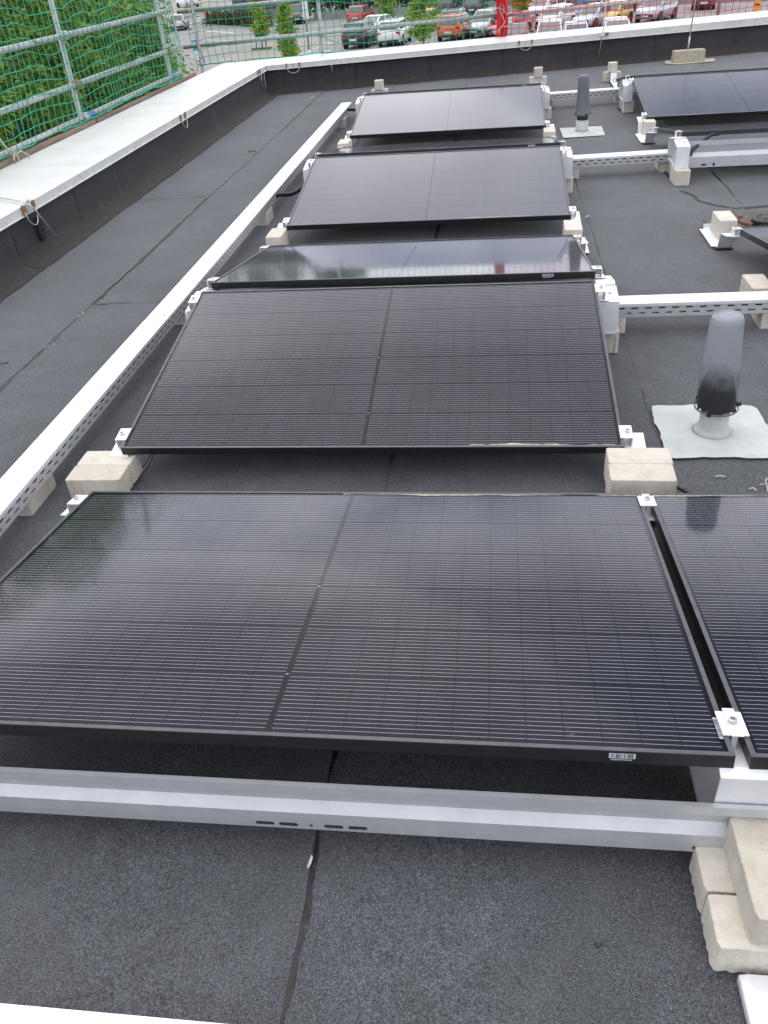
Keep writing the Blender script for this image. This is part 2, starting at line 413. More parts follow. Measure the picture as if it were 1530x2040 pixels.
def wob(n, amp, seed, octs=((1, 1.0), (3, .5), (9, .3), (23, .2))):
    r = np.random.default_rng(seed); t = np.linspace(0, 1, n); o = np.zeros(n)
    for fq, a in octs: o += a*np.sin(2*np.pi*(fq*t*(0.7+0.6*r.random()) + r.random()))
    return amp*o
def membrane(x0, x1, y0, y1, seed):
    n = max(4, int((y1-y0)/0.05)); ys = np.linspace(y0, y1, n); w = wob(n, 0.004, seed, ((2, 1), (9, .7), (31, .5), (60, .4)))
    k = max(4, int((x1-x0)/0.06)); m = MB(); cols = 3
    vs = []; 
    for j in range(n):
        fy = (ys[j]-y0)/(y1-y0)
        for i in range(cols+1):
            fx = i/cols; x = x0-0.07 + (x1 + w[j] - x0 + 0.07)*fx
            yy = ys[j] + (0.012*math.sin(x*23+seed) + 0.008*math.sin(x*61+seed) if j == n-1 else 0)
            vs.append((x, yy, 0.0055*fx + 0.0045*fy))
    c = cols+1
    fs = [(j*c+i, j*c+i+1, (j+1)*c+i+1, (j+1)*c+i) for j in range(n-1) for i in range(cols)]
    b0 = len(vs)
    for j in range(n): vs.append((vs[j*c+cols][0], vs[j*c+cols][1], vs[j*c+cols][2]-0.006))
    fs += [(j*c+cols, b0+j, b0+j+1, (j+1)*c+cols) for j in range(n-1)]
    b1 = len(vs)
    for i in range(c): q = vs[(n-1)*c+i]; vs.append((q[0], q[1], q[2]-0.006))
    fs += [((n-1)*c+i, (n-1)*c+i+1, b1+i+1, b1+i) for i in range(cols)]
    m.add(vs, fs); return m.build('membrane_sheet', M_ROOF, deck)
def ribbon(pts, widths, z, name='bitumen_bead', mat_=None, parent=None):
    m = MB(); vs = []; n = len(pts)
    for i, (x, y) in enumerate(pts):
        a = Vector(pts[max(i-1, 0)]); b_ = Vector(pts[min(i+1, n-1)]); t = (b_-a).normalized(); nn = Vector((-t.y, t.x))
        l, r_ = widths[i]
        vs += [(x+nn.x*l, y+nn.y*l, z), (x-nn.x*r_, y-nn.y*r_, z)]
    m.add(vs, [(2*i, 2*i+1, 2*i+3, 2*i+2) for i in range(n-1)])
    return m.build(name, mat_ or M_BEAD, parent or deck)
XB = [-1.75, -0.93, 0.0, 0.94, 1.905, 2.90, 3.88, 4.86, 5.85, 6.8, 7.8, 9.0]
JT = [[-5.9, -1.0, 5.53, 12.3], [-5.9, 3.22, 8.18, 12.3], [-5.9, -2.0, 4.6, 12.3], [-5.9, 1.7, 7.0, 12.3], [-5.9, 0.4, 7.72, 12.3],
      [-5.9, 3.0, 5.75, 12.3], [-5.9, 1.0, 8.0, 12.3]] + [[-5.9, 4.0, 12.3]]*4
for i in range(len(XB)-1):
    for j in range(len(JT[i])-1):
        membrane(XB[i], XB[i+1], JT[i][j]-(0.06 if j else 0), JT[i][j+1], 100+i*7+j)
# bitumen squeezed out along the seams
for i, xb in enumerate(XB[1:7]):
    n = 420; ys = np.linspace(-2.0, 12.0, n); a = wob(n, 0.5, 40+i, ((5, 1), (17, .8), (43, .6), (90, .5)))
    ww = np.clip(0.0055 + 0.011*a, 0.0012, 0.03)
    ribbon([(xb+0.004, y) for y in ys], [(0.0, w) for w in ww], 0.0062)
for (i, y) in ((0, 5.53), (1, 3.22), (1, 8.18), (4, 7.72), (5, 5.75)):
    n = 60; xs = np.linspace(XB[i]+0.02, XB[i+1]-0.01, n); a = wob(n, 0.5, 80+i, ((2, 1), (7, .8), (19, .6)))
    ribbon([(x, y+0.008+0.012*math.sin(x*23)) for x in xs], [(w, 0.004) for w in np.clip(0.006+0.008*a, 0.001, 0.02)], 0.0085)
# cracked patch beside the drain
ribbon([(2.60, 5.12), (2.66, 4.98), (2.66, 4.86), (2.75, 4.72), (2.85, 4.64), (3.0, 4.66), (3.3, 4.70), (3.6, 4.68)], [(0.010, 0.012)]*8, 0.0105)
pm = MB().add([(2.78, 4.36, .0108), (2.70, 4.52, .0108), (2.83, 4.62, .0108), (2.86, 4.50, .0108)], [(0, 3, 2, 1)]).build('worn_spot', M_DIRT, deck)

# ------------------------------------------------------------------ parapets
XL = -1.68                       # inner face of the left upstand
def yF(x): return 10.95 + 0.20*(x+1.4)     # inner face of the far upstand at roof level
XR = 8.6
def zTop(x): return 0.345 + (x+1.6)/6.6*0.06
def zBot(x): return 0.293 + (x+1.6)/6.6*0.027
pl = empty('parapet_wall', (XL, 3.0, 0)); tag(pl, 'low dark parapet with white metal coping along the left roof edge', 'parapet')
pf = empty('parapet_wall', (2.0, yF(2.0), 0)); tag(pf, 'low dark parapet with white metal coping across the far roof edge', 'parapet')
def put(o, par):                 # parent while keeping world coordinates
    o.parent = par; o.matrix_parent_inverse = Matrix.Translation(par.location).inverted(); return o
put(MB().box((-2.30, -3.5, -0.4), (XL-0.006, 10.85, 0.29)).build('core', M_FACADE), pl)
put(MB().hexa([(-2.3, yF(-2.3)+.02, -.4), (XR, yF(XR)+.02, -.4), (XR, yF(XR)+.56, -.4), (-2.3, yF(-2.3)+.56, -.4)],
              [(-2.3, yF(-2.3)+.02, .285), (XR, yF(XR)+.02, .285), (XR, yF(XR)+.56, .285), (-2.3, yF(-2.3)+.56, .285)]).build('core', M_FACADE), pf)
def upstand(A, B, inn, par, seed, zt):
    """one sheet from A to B (xy), inn = unit vector to the roof side"""
    prof = [(0.16, 0.0115), (0.085, 0.013), (0.045, 0.028), (0.018, 0.060), (0.004, 0.11), (0.0, zt)]
    n = 14; vs = []; w = wob(n+1, 0.003, seed)
    d = Vector(B)-Vector(A); L = d.length; d.normalize(); r = random.Random(seed)
    for i in range(n+1):
        t = i/n; lift = 0.006*t
        for j, (o, z) in enumerate(prof):
            sh = (0.012*math.sin(j*1.7+seed) + 0.03*(r.random()-.5)*(j == 0)) if i in (0, n) else 0
            p = Vector(A) + d*(L*t + sh) + Vector(inn)*(o + lift + (w[i] if 0 < j < 5 else 0) + (r.uniform(-.008, .008) if j == 0 else 0))
            vs.append((p.x, p.y, z + (0.002*t if j == 0 else 0)))
    c = len(prof)
    fs = [(i*c+j, (i+1)*c+j, (i+1)*c+j+1, i*c+j+1) for i in range(n) for j in range(c-1)]
    e = len(vs)
    for j in range(c): q = Vector(vs[n*c+j]) - Vector((inn[0], inn[1], 0))*0.007; vs.append(tuple(q))
    fs += [(n*c+j, e+j, e+j+1, n*c+j+1) for j in range(c-1)]
    m = MB(); m.add(vs, fs, True); o = m.build('upstand_sheet', M_UP); put(o, par)
    jb = MB(); rr = random.Random(seed+5); jv = []
    for j in range(c):
        q = Vector(vs[n*c+j]); w_ = rr.uniform(.003, .008); lf = Vector((inn[0], inn[1], 0))*0.0015 + Vector((0, 0, .001))
        jv += [tuple(q - Vector((d.x, d.y, 0))*w_*.4 + lf), tuple(q + Vector((d.x, d.y, 0))*w_ + lf)]
    jb.add(jv, [(2*k_, 2*k_+1, 2*k_+3, 2*k_+2) for k_ in range(c-1)]); jb.build('joint_bead', M_BLACKBIT, o); return o
ul = [-3.4, -2.4, -1.4, -0.4, 0.55, 1.5, 2.42, 3.2, 3.85, 4.79, 5.59, 6.55, 7.42, 8.44, 9.38, 10.72]
for i in range(len(ul)-1): upstand((XL, ul[i]), (XL, ul[i+1]+0.02), (1, 0), pl, 200+i, 0.30)
FN = Vector((0.20, -1.0)).normalized()
uf = [-1.78, -1.46, -0.54, 0.43, 1.39, 2.35, 3.41, 4.49, 5.45, 6.4, 7.4, XR]
for i in range(len(uf)-1): upstand((uf[i], yF(uf[i])), (uf[i+1]+.02, yF(uf[i+1]+.02)), tuple(FN), pf, 300+i, 0.305)

def coping(P0, P1, Q0, Q1, z0, z1, b0, b1, par, lipn):
    """P inner line, Q outer line; z tops at both ends, b bottoms of the inner lip"""
    m = MB(); t = 0.004
    top = [(P0[0], P0[1], z0), (P1[0], P1[1], z1), (Q1[0], Q1[1], z1+0.012), (Q0[0], Q0[1], z0+0.012)]
    m.hexa([(x, y, z-t) for x, y, z in top], top)
    o = put(m.build('coping_panel', M_COPING), par)
    bevel(o, 0.003, 2)
    n = Vector(lipn)
    m = MB()
    a0 = Vector((P0[0], P0[1], z0-0.0045)); a1 = Vector((P1[0], P1[1], z1-0.0045))
    f = Vector((n.x, n.y, 0))
    c0 = Vector((P0[0], P0[1], b0)); c1 = Vector((P1[0], P1[1], b1))
    m.hexa([c0 - f*0.004, c1 - f*0.004, c1 - f*0.0005, c0 - f*0.0005][::1], [a0 - f*0.004, a1 - f*0.004, a1 - f*0.0005, a0 - f*0.0005])
    # folded drip edge
    m.hexa([c0 + f*0.0, c1 + f*0.0, c1 + f*0.010 + Vector((0,0,-.004)), c0 + f*0.010 + Vector((0,0,-.004))],
           [c0 + Vector((0,0,.003)), c1 + Vector((0,0,.003)), c1 + f*0.010 + Vector((0,0,-.001)), c0 + f*0.010 + Vector((0,0,-.001))])
    m.build('coping_lip', M_FASCIA, o)
    m = MB()
    a0 = Vector((Q0[0], Q0[1], z0+.007)); a1 = Vector((Q1[0], Q1[1], z1+.007))
    m.hexa([a0 + f*0.004 - Vector((0,0,.09)), a1 + f*0.004 - Vector((0,0,.09)), a1 + f*0.0005 - Vector((0,0,.09)), a0 + f*0.0005 - Vector((0,0,.09))],
           [a0 + f*0.004, a1 + f*0.004, a1 + f*0.0005, a0 + f*0.0005])
    m.build('coping_lip', M_FASCIA, o)
    return o
XI, XO = -1.655, -2.365
def yI(x): return yF(x)-0.045
def yO(x): return yF(x)+0.64
g = 0.003
cl = [(-3.4, -3.4), (-1.35, -1.35), (1.40, 1.40), (4.17, 4.18), (6.50, 6.74), (9.02, 9.02)]
for i in range(len(cl)-1):
    coping((XI, cl[i][0]+g), (XI, cl[i+1][0]-g), (XO, cl[i][1]+g), (XO, cl[i+1][1]-g), .350, .350, .295, .295, pl, (1, 0))
coping((XI, 9.02+g), (XI, yI(XI)-g), (XO, 9.02+g), (XO, yO(XO)-g), .350, .346, .295, .293, pl, (1, 0))
cf = [XI, -1.31, 1.70, 4.72, 7.7, XR]
for i in range(len(cf)-1):
    a, b_ = cf[i], cf[i+1]
    ao = XO if i == 0 else a
    coping((a+g, yI(a+g)), (b_-g, yI(b_-g)), (ao+g, yO(ao+g)), (b_-g, yO(b_-g)), zTop(a), zTop(b_), zBot(a), zBot(b_), pf, tuple(FN))
# joint strips under the coping gaps
for (i, j) in cl[1:]:
    put(MB().hexa([(XI-.006, i-.05, .337), (XI-.006, i+.05, .337), (XO+.01, j+.05, .346), (XO+.01, j-.05, .346)],
                  [(XI-.006, i-.05, .344), (XI-.006, i+.05, .344), (XO+.01, j+.05, .354), (XO+.01, j-.05, .354)]).build('joint_strip', M_ALU), pl)
for a in cf[1:-1]:
    z = zTop(a)
    put(MB().hexa([(a-.05, yI(a-.05)+.006, z-.012), (a+.05, yI(a+.05)+.006, z-.012), (a+.05, yO(a+.05)-.01, z-.004), (a-.05, yO(a-.05)-.01, z-.004)],
                  [(a-.05, yI(a-.05)+.006, z-.006), (a+.05, yI(a+.05)+.006, z-.006), (a+.05, yO(a+.05)-.01, z+.004), (a-.05, yO(a-.05)-.01, z+.004)]).build('joint_strip', M_ALU), pf)
def strap(c, d, n, zt, par, drop=0.085, half=0.085):
    """bonding wire loop over a coping joint: c centre on the lip, d along the wall, n to the roof"""
    c = Vector((c[0], c[1], zt)); d = Vector((d[0], d[1], 0)).normalized(); n = Vector((n[0], n[1], 0)).normalized()
    pts = []
    for k in range(15):
        t = -1 + 2*k/14
        pts.append(c + d*(half*t*(1.0 if abs(t) > .99 else 1.02)) + n*(0.016 + 0.012*(1-t*t)) + Vector((0, 0, -0.035 - drop*math.sqrt(max(0, 1-t*t)))))
    w = MB().tube(pts, 0.0035, 6).build('bonding_wire', M_LWIRE); put(w, par)
    for s in (-1, 1):
        q = c + d*(half*s) + n*0.010
        mm = MB(); ang = math.atan2(d.y, d.x)
        Mx = Matrix.Translation(q) @ Matrix.Rotation(ang, 4, 'Z')
        mm.box((-0.010, -0.006, -0.050), (0.010, 0.006, 0.006), Mx)
        mm.box((-0.012, -0.002, 0.000), (0.012, 0.03, 0.005), Mx) if False else None
        mm.build('clip', M_RUST, w)
strap((XI, 4.12), (0, 1), (1, 0), .35, pl, 0.095, 0.07)
strap((XI, 7.32), (0, 1), (1, 0), .35, pl, 0.085, 0.07)
strap((XI, 10.42), (0, 1), (1, 0), .35, pl, 0.085, 0.06)
for a in (-1.31, 1.70): strap((a, yI(a)), (1, .2), tuple(FN), zTop(a), pf, 0.075, 0.085)
for a in (-0.82,):       # loose end of wire
    q = Vector((a, yI(a)-.012, zTop(a)))
    put(MB().tube([q + Vector((0, 0, -.03)), q + Vector((0.004, -.004, -.08)), q + Vector((0.012, -.006, -.15))], 0.0045, 6).build('wire_end', M_LWIRE), pf)

# ------------------------------------------------------------------ lightning rods
lr = empty('lightning_rod', (XI+.03, 4.08, .36)); tag(lr, 'thin metal rod lying across the left coping and bending down over the inner lip', 'lightning rod')
put(MB().tube([(-2.34, 4.50, .372), (-2.0, 4.30, .371), (-1.66, 4.10, .369), (-1.62, 4.09, .355), (-1.60, 4.10, .32), (-1.59, 4.25, .105)], 0.0055, 8).build('rod', M_LWIRE), lr)
put(MB().box((-1.665, 4.07, .300), (-1.625, 4.12, .378)).build('clamp', M_ALU), lr)
nb = empty('overflow_pipe', (XL, 4.20, .17)); tag(nb, 'short black oval overflow pipe stub in the left upstand below the rod', 'pipe')
mm = MB(); 
for k in range(20):
    a = 2*math.pi*k/20; mm.v.append((0.0, 0.032*math.cos(a), 0.075*math.sin(a)))
for k in range(20):
    a = 2*math.pi*k/20; mm.v.append((0.035, 0.034*math.cos(a), 0.078*math.sin(a)))
for k in range(20): mm.f.append([k, (k+1) % 20, 20+(k+1) % 20, 20+k]); mm.sm.append(True)
mm.f.append(list(range(20, 40))); mm.sm.append(False)
mm.build('stub', M_RUBBER, nb)
lr = empty('lightning_rod', (2.71, yI(2.71), zTop(2.71))); tag(lr, 'thin upright metal rod clamped to the far coping, hanging down to the roof', 'lightning rod')
q = Vector((2.71, yI(2.71)-.02, 0))
put(MB().tube([(q.x-.035, q.y-.01, .10), (q.x-.01, q.y, .34), (q.x+.0, q.y+.0, .40), (q.x+.03, q.y+.02, 1.6)], 0.0055, 8).build('rod', M_LWIRE), lr)
put(MB().box((q.x-.03, q.y-.01, zTop(2.71)-.035), (q.x+.02, q.y+.03, zTop(2.71)+.012)).build('clamp', M_ALU), lr)
put(MB().box((q.x+.035, q.y+.002, zTop(2.71)-.035), (q.x+.075, q.y+.03, zTop(2.71)+.004)).build('clip', M_RUST), lr)

# ------------------------------------------------------------------ concrete pavers
def paver_mesh(lx, ly, h, seed, rib=0.0017):
    r = np.random.default_rng(seed); per = []
    nx, ny = int(lx/0.0075), int(ly/0.0075)
    def side(a, b, n, nrm):
        for k in range(n):
            t = k/n; per.append((a[0]+(b[0]-a[0])*t, a[1]+(b[1]-a[1])*t, nrm, t))
    c = 0.004
    side((-lx/2+c, -ly/2), (lx/2-c, -ly/2), nx, (0, -1)); side((lx/2, -ly/2+c), (lx/2, ly/2-c), ny, (1, 0))
    side((lx/2-c, ly/2), (-lx/2+c, ly/2), nx, (0, 1)); side((-lx/2, ly/2-c), (-lx/2, -ly/2+c), ny, (-1, 0))
    n = len(per); vs = []
    zs = [(0.0, 1.0, -0.0005), (0.003, 1.0, 0.0), (h*0.35, 0.8, 0.0), (h*0.72, 0.35, 0.0), (h-0.002, 0.0, 0.0), (h, 0.0, -0.002)]
    ribs = np.array([max(0.0, math.sin(2*math.pi*(i*0.0075/0.027)))**0.7 for i in range(n)])*rib + r.normal(0, 0.0004, n)
    for z, a, off in zs:
        for i, (x, y, nr, t) in enumerate(per):
            e = ribs[i]*a + off + r.normal(0, 0.0003)
            vs.append((x+nr[0]*e, y+nr[1]*e, z))
    fs = [(k*n+i, k*n+(i+1) % n, (k+1)*n+(i+1) % n, (k+1)*n+i) for k in range(len(zs)-1) for i in range(n)]
    fs += [tuple(range(n))[::-1], tuple(range((len(zs)-1)*n, len(zs)*n))]
    m = MB(); m.add(vs, fs); me = m.mesh('paver'); me.materials.append(M_BLOCK); return me
PV = [paver_mesh(0.2, 0.1, 0.08, s) for s in (1, 2, 3)]        # lying flat
PT = [paver_mesh(0.2, 0.1, 0.10, s, 0.0018) for s in (4, 5)]   # taller
PC = [paver_mesh(0.1, 0.1, 0.10, s, 0.0015) for s in (6, 7)]   # cube
PL10 = [paver_mesh(0.2, 0.1, 0.112, s, 0.0012) for s in (8, 9)]
bi = [0]
def block(cx, cy, z, rz, label, kind=PV, group='pale concrete pavers ballasting the frames', tilt=0):
    me = kind[bi[0] % len(kind)]; bi[0] += 1
    o = obj('concrete_paver', me, None, None, (cx, cy, z), (R(tilt), 0, R(rz + random.uniform(-1.2, 1.2))))
    tag(o, label, 'paver', group); return o
# foreground right
block(1.808, -0.083, 0.012, 0, 'flat beige paver under the upright beige one, touching the deflector rail, lower right', PV)
block(1.810, -0.188, 0.012, 0.5, 'nearest flat beige paver in the lower right corner, lowest of its stack', PV)
block(1.811, -0.127, 0.093, 90, 'beige paver laid crosswise on top of two others, lower right corner', PV)
# valley between the first two panels
block(-0.072, 1.397, 0.022, 1, 'rear paver of the pale pair left of the gap behind the nearest panel', PV)
block(-0.072, 1.297, 0.022, 1, 'front paver of the pale pair left of the gap behind the nearest panel', PV)
block(1.785, 1.338, 0.044, 0, 'rear paver of the pale pair beside the translucent hood, at the right panel corner', PT)
block(1.780, 1.237, 0.044, 0, 'front paver of the pale pair just behind the gap between two near panels', PT)
# second valley
block(-0.040, 4.085, 0.022, 90, 'small pale paver at the left end of the second panel valley', PT)
block(1.768, 3.960, 0.038, 90, 'pale paver at the right end of the second panel valley', PT)
# third valley
block(-0.030, 6.85, 0.022, 90, 'pale paver at the left end of the third and farthest open valley', PT)
block(1.785, 6.90, 0.022, 90, 'pale paver at the right end of the third valley near the grey vent pipe', PT)

# ------------------------------------------------------------------ solar panels
LP, WP, TH = 1.762, 1.134, 0.030
NCX, NCY = 24, 6
def grid_cells():
    mg = 0.017; mid = 0.0115
    cw = (LP - 2*mg - mid)/NCX; ch = (WP - 2*0.018)/NCY
    out_ = []
    for i in range(NCX):
        u = mg + i*cw + (mid if i >= NCX//2 else 0)
        for j in range(NCY): out_.append((u, 0.018 + j*ch, cw, ch))
    return out_, cw, ch
CELLS, CW, CH = grid_cells()
CELL_ME = MB().box((0.0003, 0.0008, -0.0002), (CW-0.0003, CH-0.0008, 0)).mesh('cell'); CELL_ME.materials.append(M_CELL)
def joined_cells():
    m = MB()
    for (u, v, w, h) in CELLS: m.box((u+.0006, v+.0012, -0.0002), (u+w-.0006, v+h-.0012, 0))
    me = m.mesh('cell_sheet'); me.materials.append(M_CELL); return me
CELL_SHEET = joined_cells()
def wires():
    m = MB(); half = NCX//2
    for side in (0, 1):
        u0 = CELLS[side*half*NCY][0]+0.002; u1 = u0 + half*CW - 0.004
        for j in range(NCY):
            for k in range(14):
                v = 0.018 + j*CH + 0.0090 + k*(CH-0.018)/13
                for q in range(half): m.box((u0-.002+q*CW+.0009, v-0.00034, 0), (u0-.002+(q+1)*CW-.0009, v+0.00034, 0.0003))
        for e in (u0-0.004 if side else u1+0.002,):
            m.box((e, 0.02, 0), (e+0.0015, WP-0.02, 0.00025)) if False else None
    # little cross connectors on the middle gap
    um = CELLS[half*NCY][0]-0.0075
    for j in (1, 3): m.box((um-0.003, 0.018+j*CH-0.0011, 0), (um+0.003, 0.018+j*CH+0.0011, 0.0004))
    me = m.mesh('cell_wires'); me.materials.append(M_WIRE); return me
WIRES = wires()
def frame_mesh():
    m = MB(); t = 0.0022; lip = 0.0095
    m.box((0, 0, -TH), (LP, t, 0)); m.box((0, WP-t, -TH), (LP, WP, 0))
    m.box((0, t, -TH), (t, WP-t, 0)); m.box((LP-t, t, -TH), (LP, WP-t, 0))
    fl = 0.022
    m.box((t, t, -TH), (LP-t, fl, -TH+.0018)); m.box((t, WP-fl, -TH), (LP-t, WP-t, -TH+.0018))
    m.box((t, fl, -TH), (fl, WP-fl, -TH+.0018)); m.box((LP-fl, fl, -TH), (LP-t, WP-fl, -TH+.0018))
    me = m.mesh('frame'); me.materials.append(M_FRAME); return me
def lip_mesh():
    m = MB(); t = 0.0022; lip = 0.0095; z0, z1 = -0.0016, 0.0003
    def bar(a, b, c, d_):
        m.hexa([(a[0], a[1], z0), (b[0], b[1], z0), (c[0], c[1], z0), (d_[0], d_[1], z0)], [(a[0], a[1], z1), (b[0], b[1], z1), (c[0], c[1], z1), (d_[0], d_[1], z1)])
    e = 0.0003
    bar((-e, -e), (LP+e, -e), (LP-lip, lip), (lip, lip)); bar((LP+e, -e+.0006), (LP+e, WP+e-.0006), (LP-lip, WP-lip-.0006), (LP-lip, lip+.0006))
    bar((LP+e, WP+e), (-e, WP+e), (lip, WP-lip), (LP-lip, WP-lip)); bar((-e, WP+e-.0006), (-e, -e+.0006), (lip, lip+.0006), (lip, WP-lip-.0006))
    me = m.mesh('frame_lip'); me.materials.append(M_FRAMEL); return me
FRAME, LIP = frame_mesh(), lip_mesh()
def quad_mesh(name, w, mt, inset=0.003, th=0):
    m = MB()
    if th: m.box((inset, inset, w-th), (LP-inset, WP-inset, w))
    else: m.quad((inset, inset, w), (LP-inset, inset, w), (LP-inset, WP-inset, w), (inset, WP-inset, w))
    me = m.mesh(name); me.materials.append(mt); return me
GLASS = quad_mesh('glass', -0.0022, M_GLASS); BACK = quad_mesh('backsheet', -0.0058, M_BACK, 0.003, 0.002)
def barcode(parent, u, v, w, along, up, size=(0.048, 0.012), seed=1):
    """flat sticker lying in the plane (along, up); the bars are printed strips"""
    al, upv = Vector(along), Vector(up); nrm = al.cross(upv).normalized(); c = Vector((u, v, w))
    m = MB(); hw, hh = size[0]/2, size[1]/2
    m.quad(*[c + al*a + upv*b + nrm*0.0006 for a, b in ((-hw, -hh), (hw, -hh), (hw, hh), (-hw, hh))])
    s = m.build('barcode_label', M_LABEL, parent)
    r = random.Random(seed); m = MB(); x = -hw*0.92
    while x < hw*0.9:
        bw = r.choice((0.0006, 0.0009, 0.0015)); 
        m.quad(*[c + al*a + upv*b + nrm*0.0010 for a, b in ((x, -hh*.8), (x+bw, -hh*.8), (x+bw, hh*.85), (x, hh*.85))]); x += bw + r.choice((0.0008, 0.0012, 0.002))
    m.build('bars', M_INK, s)
    m = MB(); x = -hw*0.85
    while x < hw*0.7:
        m.quad(*[c + al*a + upv*b + nrm*0.0006 for a, b in ((x, -hh*1.75), (x+.0016, -hh*1.75), (x+.0016, -hh*1.35), (x, -hh*1.35))]); x += 0.0026
    m.build('serial_print', M_LABEL, s)
def clamp(parent, u, v, side):
    """white end clamp (side -1 left, +1 right) or mid clamp (side 0) on the panel edge"""
    m = MB()
    if side == 0: 
        m.box((u-0.024, v-0.034, 0.0006), (u+0.024, v+0.034, 0.0046)); m.box((u-0.010, v-0.040, 0.0046), (u+0.012, v+0.040, 0.0078)); m.box((u-0.006, v-0.028, -0.06), (u+0.006, v-0.016, 0.0006))
    else:
        a, b_ = sorted((u - side*0.008, u + side*0.034))
        m.box((a, v-0.034, 0.0006), (b_, v+0.034, 0.0050))
        a, b_ = sorted((u + side*0.030, u + side*0.034)); m.box((a, v-0.034, -0.034), (b_, v+0.034, 0.0006))
        a, b_ = sorted((u + side*0.0015, u + side*0.0045)); m.box((a, v-0.034, -0.034), (b_, v+0.034, 0.0002))
        a, b_ = sorted((u + side*0.003, u + side*0.05)); m.box((a, v-0.04, -0.038), (b_, v+0.04, -0.0345))
    c = m.build('clamp', M_ALUW, parent); bevel(c, 0.001, 1)
    bu = u + side*0.017
    MB().lathe([(0.0085, 0), (0.0085, 0.007), (0.005, 0.0075), (0.0045, 0.003)], 12, (bu, v, 0.0078 if side == 0 else 0.005), False).build('bolt', M_BOLT, c)
def panel(x0, yn, zn, rising, label, cells=False, codes=(), clamps=('l', 'r'), tilt=8.678):
    a = R(tilt if rising else -tilt)
    p = empty('solar_panel', (x0, yn, zn), (a, 0, 0)); tag(p, label, 'solar panel', 'black solar panels in east-west rows')
    obj('frame', FRAME, None, p); obj('frame_lip', LIP, None, p); obj('backsheet', BACK, None, p)
    if cells:
        for (u, v, w, h) in CELLS: obj('cell', CELL_ME, None, p, (u, v, -0.0050))
    else:
        tag(obj('cell_sheet', CELL_SHEET, None, p, (0, 0, -0.0050)), kind='stuff')
    tag(obj('cell_wires', WIRES, None, p, (0, 0, -0.0049)), kind='stuff')
    obj('glass', GLASS, None, p)
    if 'l' in clamps:
        for v in (0.075, WP-0.075): clamp(p, 0, v, -1)
    if 'r' in clamps:
        for v in (0.075, WP-0.075): clamp(p, LP, v, 1)
    if 'm' in clamps:
        for v in (0.085, WP-0.060): clamp(p, LP+0.0135, v, 0)
    for i, (kind, u) in enumerate(codes):
        if kind == 'front': barcode(p, u, -0.0006, -0.0115, (1, 0, 0), (0, 0, 1), seed=i+3)
        else: barcode(p, LP-0.014, u, -0.0012, (0, 1, 0), (-1, 0, 0), (0.060, 0.007), seed=i+8)
    return p
ZH, ZL = 0.3111, 0.14
pA = panel(-0.0065, 0.0, ZH, False, 'largest black solar panel in the foreground, sloping away from the camera', True, (('front', 1.562), ('glass', 0.075)), ('l', 'm'))
pA2 = panel(1.783, 0.0, ZH, False, 'black solar panel cut by the right edge, mirroring the translucent vent hood', True, (), ())
pB = panel(-0.016, 1.4019, ZL, True, 'big black solar panel in the middle, rising away, second from the camera', True)
pC = panel(-0.0042, 2.6373, ZH, False, 'shallow greenish-grey mirroring solar panel right behind the middle panel', False, (('front', 1.555),))
pD = panel(0.0104, 4.1596, ZL, True, 'smooth grey-blue solar panel rising away in the second row, fourth from the camera')
pE = panel(0.0176, 5.3789, ZH, False, 'thin pale strip of a solar panel seen almost edge-on behind the second row', False, (('front', 1.555),))
pF = panel(-0.0013, 6.9994, ZL, True, 'farthest fully visible solar panel of the left column, pale grey with sky glare', False)
pG = panel(0.0, 8.215, ZH, False, 'solar panel behind the farthest ridge of the left column, only its top edge in view', False, (('front', 1.60),))
pE2 = panel(2.640, 5.523, ZH, False, 'thin grey solar panel above a white deflector on the right, seen edge-on', False)
pF2 = panel(2.640, 7.125, ZL, True, 'large grey solar panel at the upper right below the air terminal')
pG2 = panel(2.640, 8.345, ZH, False, 'solar panel behind the upper right ridge, only its black edges in view', False)
pC2 = panel(2.640, 2.675, ZH, False, 'black solar panel corner at the right edge beside the roof drain', False)
# dust caked along the low frame edges
def dustline(p, v, u0, u1, seed, parent=True):
    n = 70; us = np.linspace(u0, u1, n); w = np.clip(0.006 + wob(n, 0.004, seed), 0.0008, 0.013); m = MB(); vs = []
    for i in range(n):
        s_ = 1 if v < .5 else -1
        vs += [(us[i], v, -0.0012), (us[i], v + s_*w[i], -0.0012)]
    m.add(vs, [(2*i, 2*i+1, 2*i+3, 2*i+2) for i in range(n-1)]); m.build('dust_line', M_DUST, p)
dustline(pA, WP-0.0095, 0.85, LP-0.011, 5); dustline(pA2, WP-0.0095, 0.011, LP-0.011, 6); dustline(pB, 0.0095, 1.25, LP-0.011, 7)
dustline(pD, 0.0095, 1.1, LP-0.011, 8); dustline(pF2, 0.0095, 0.2, LP-0.011, 9)

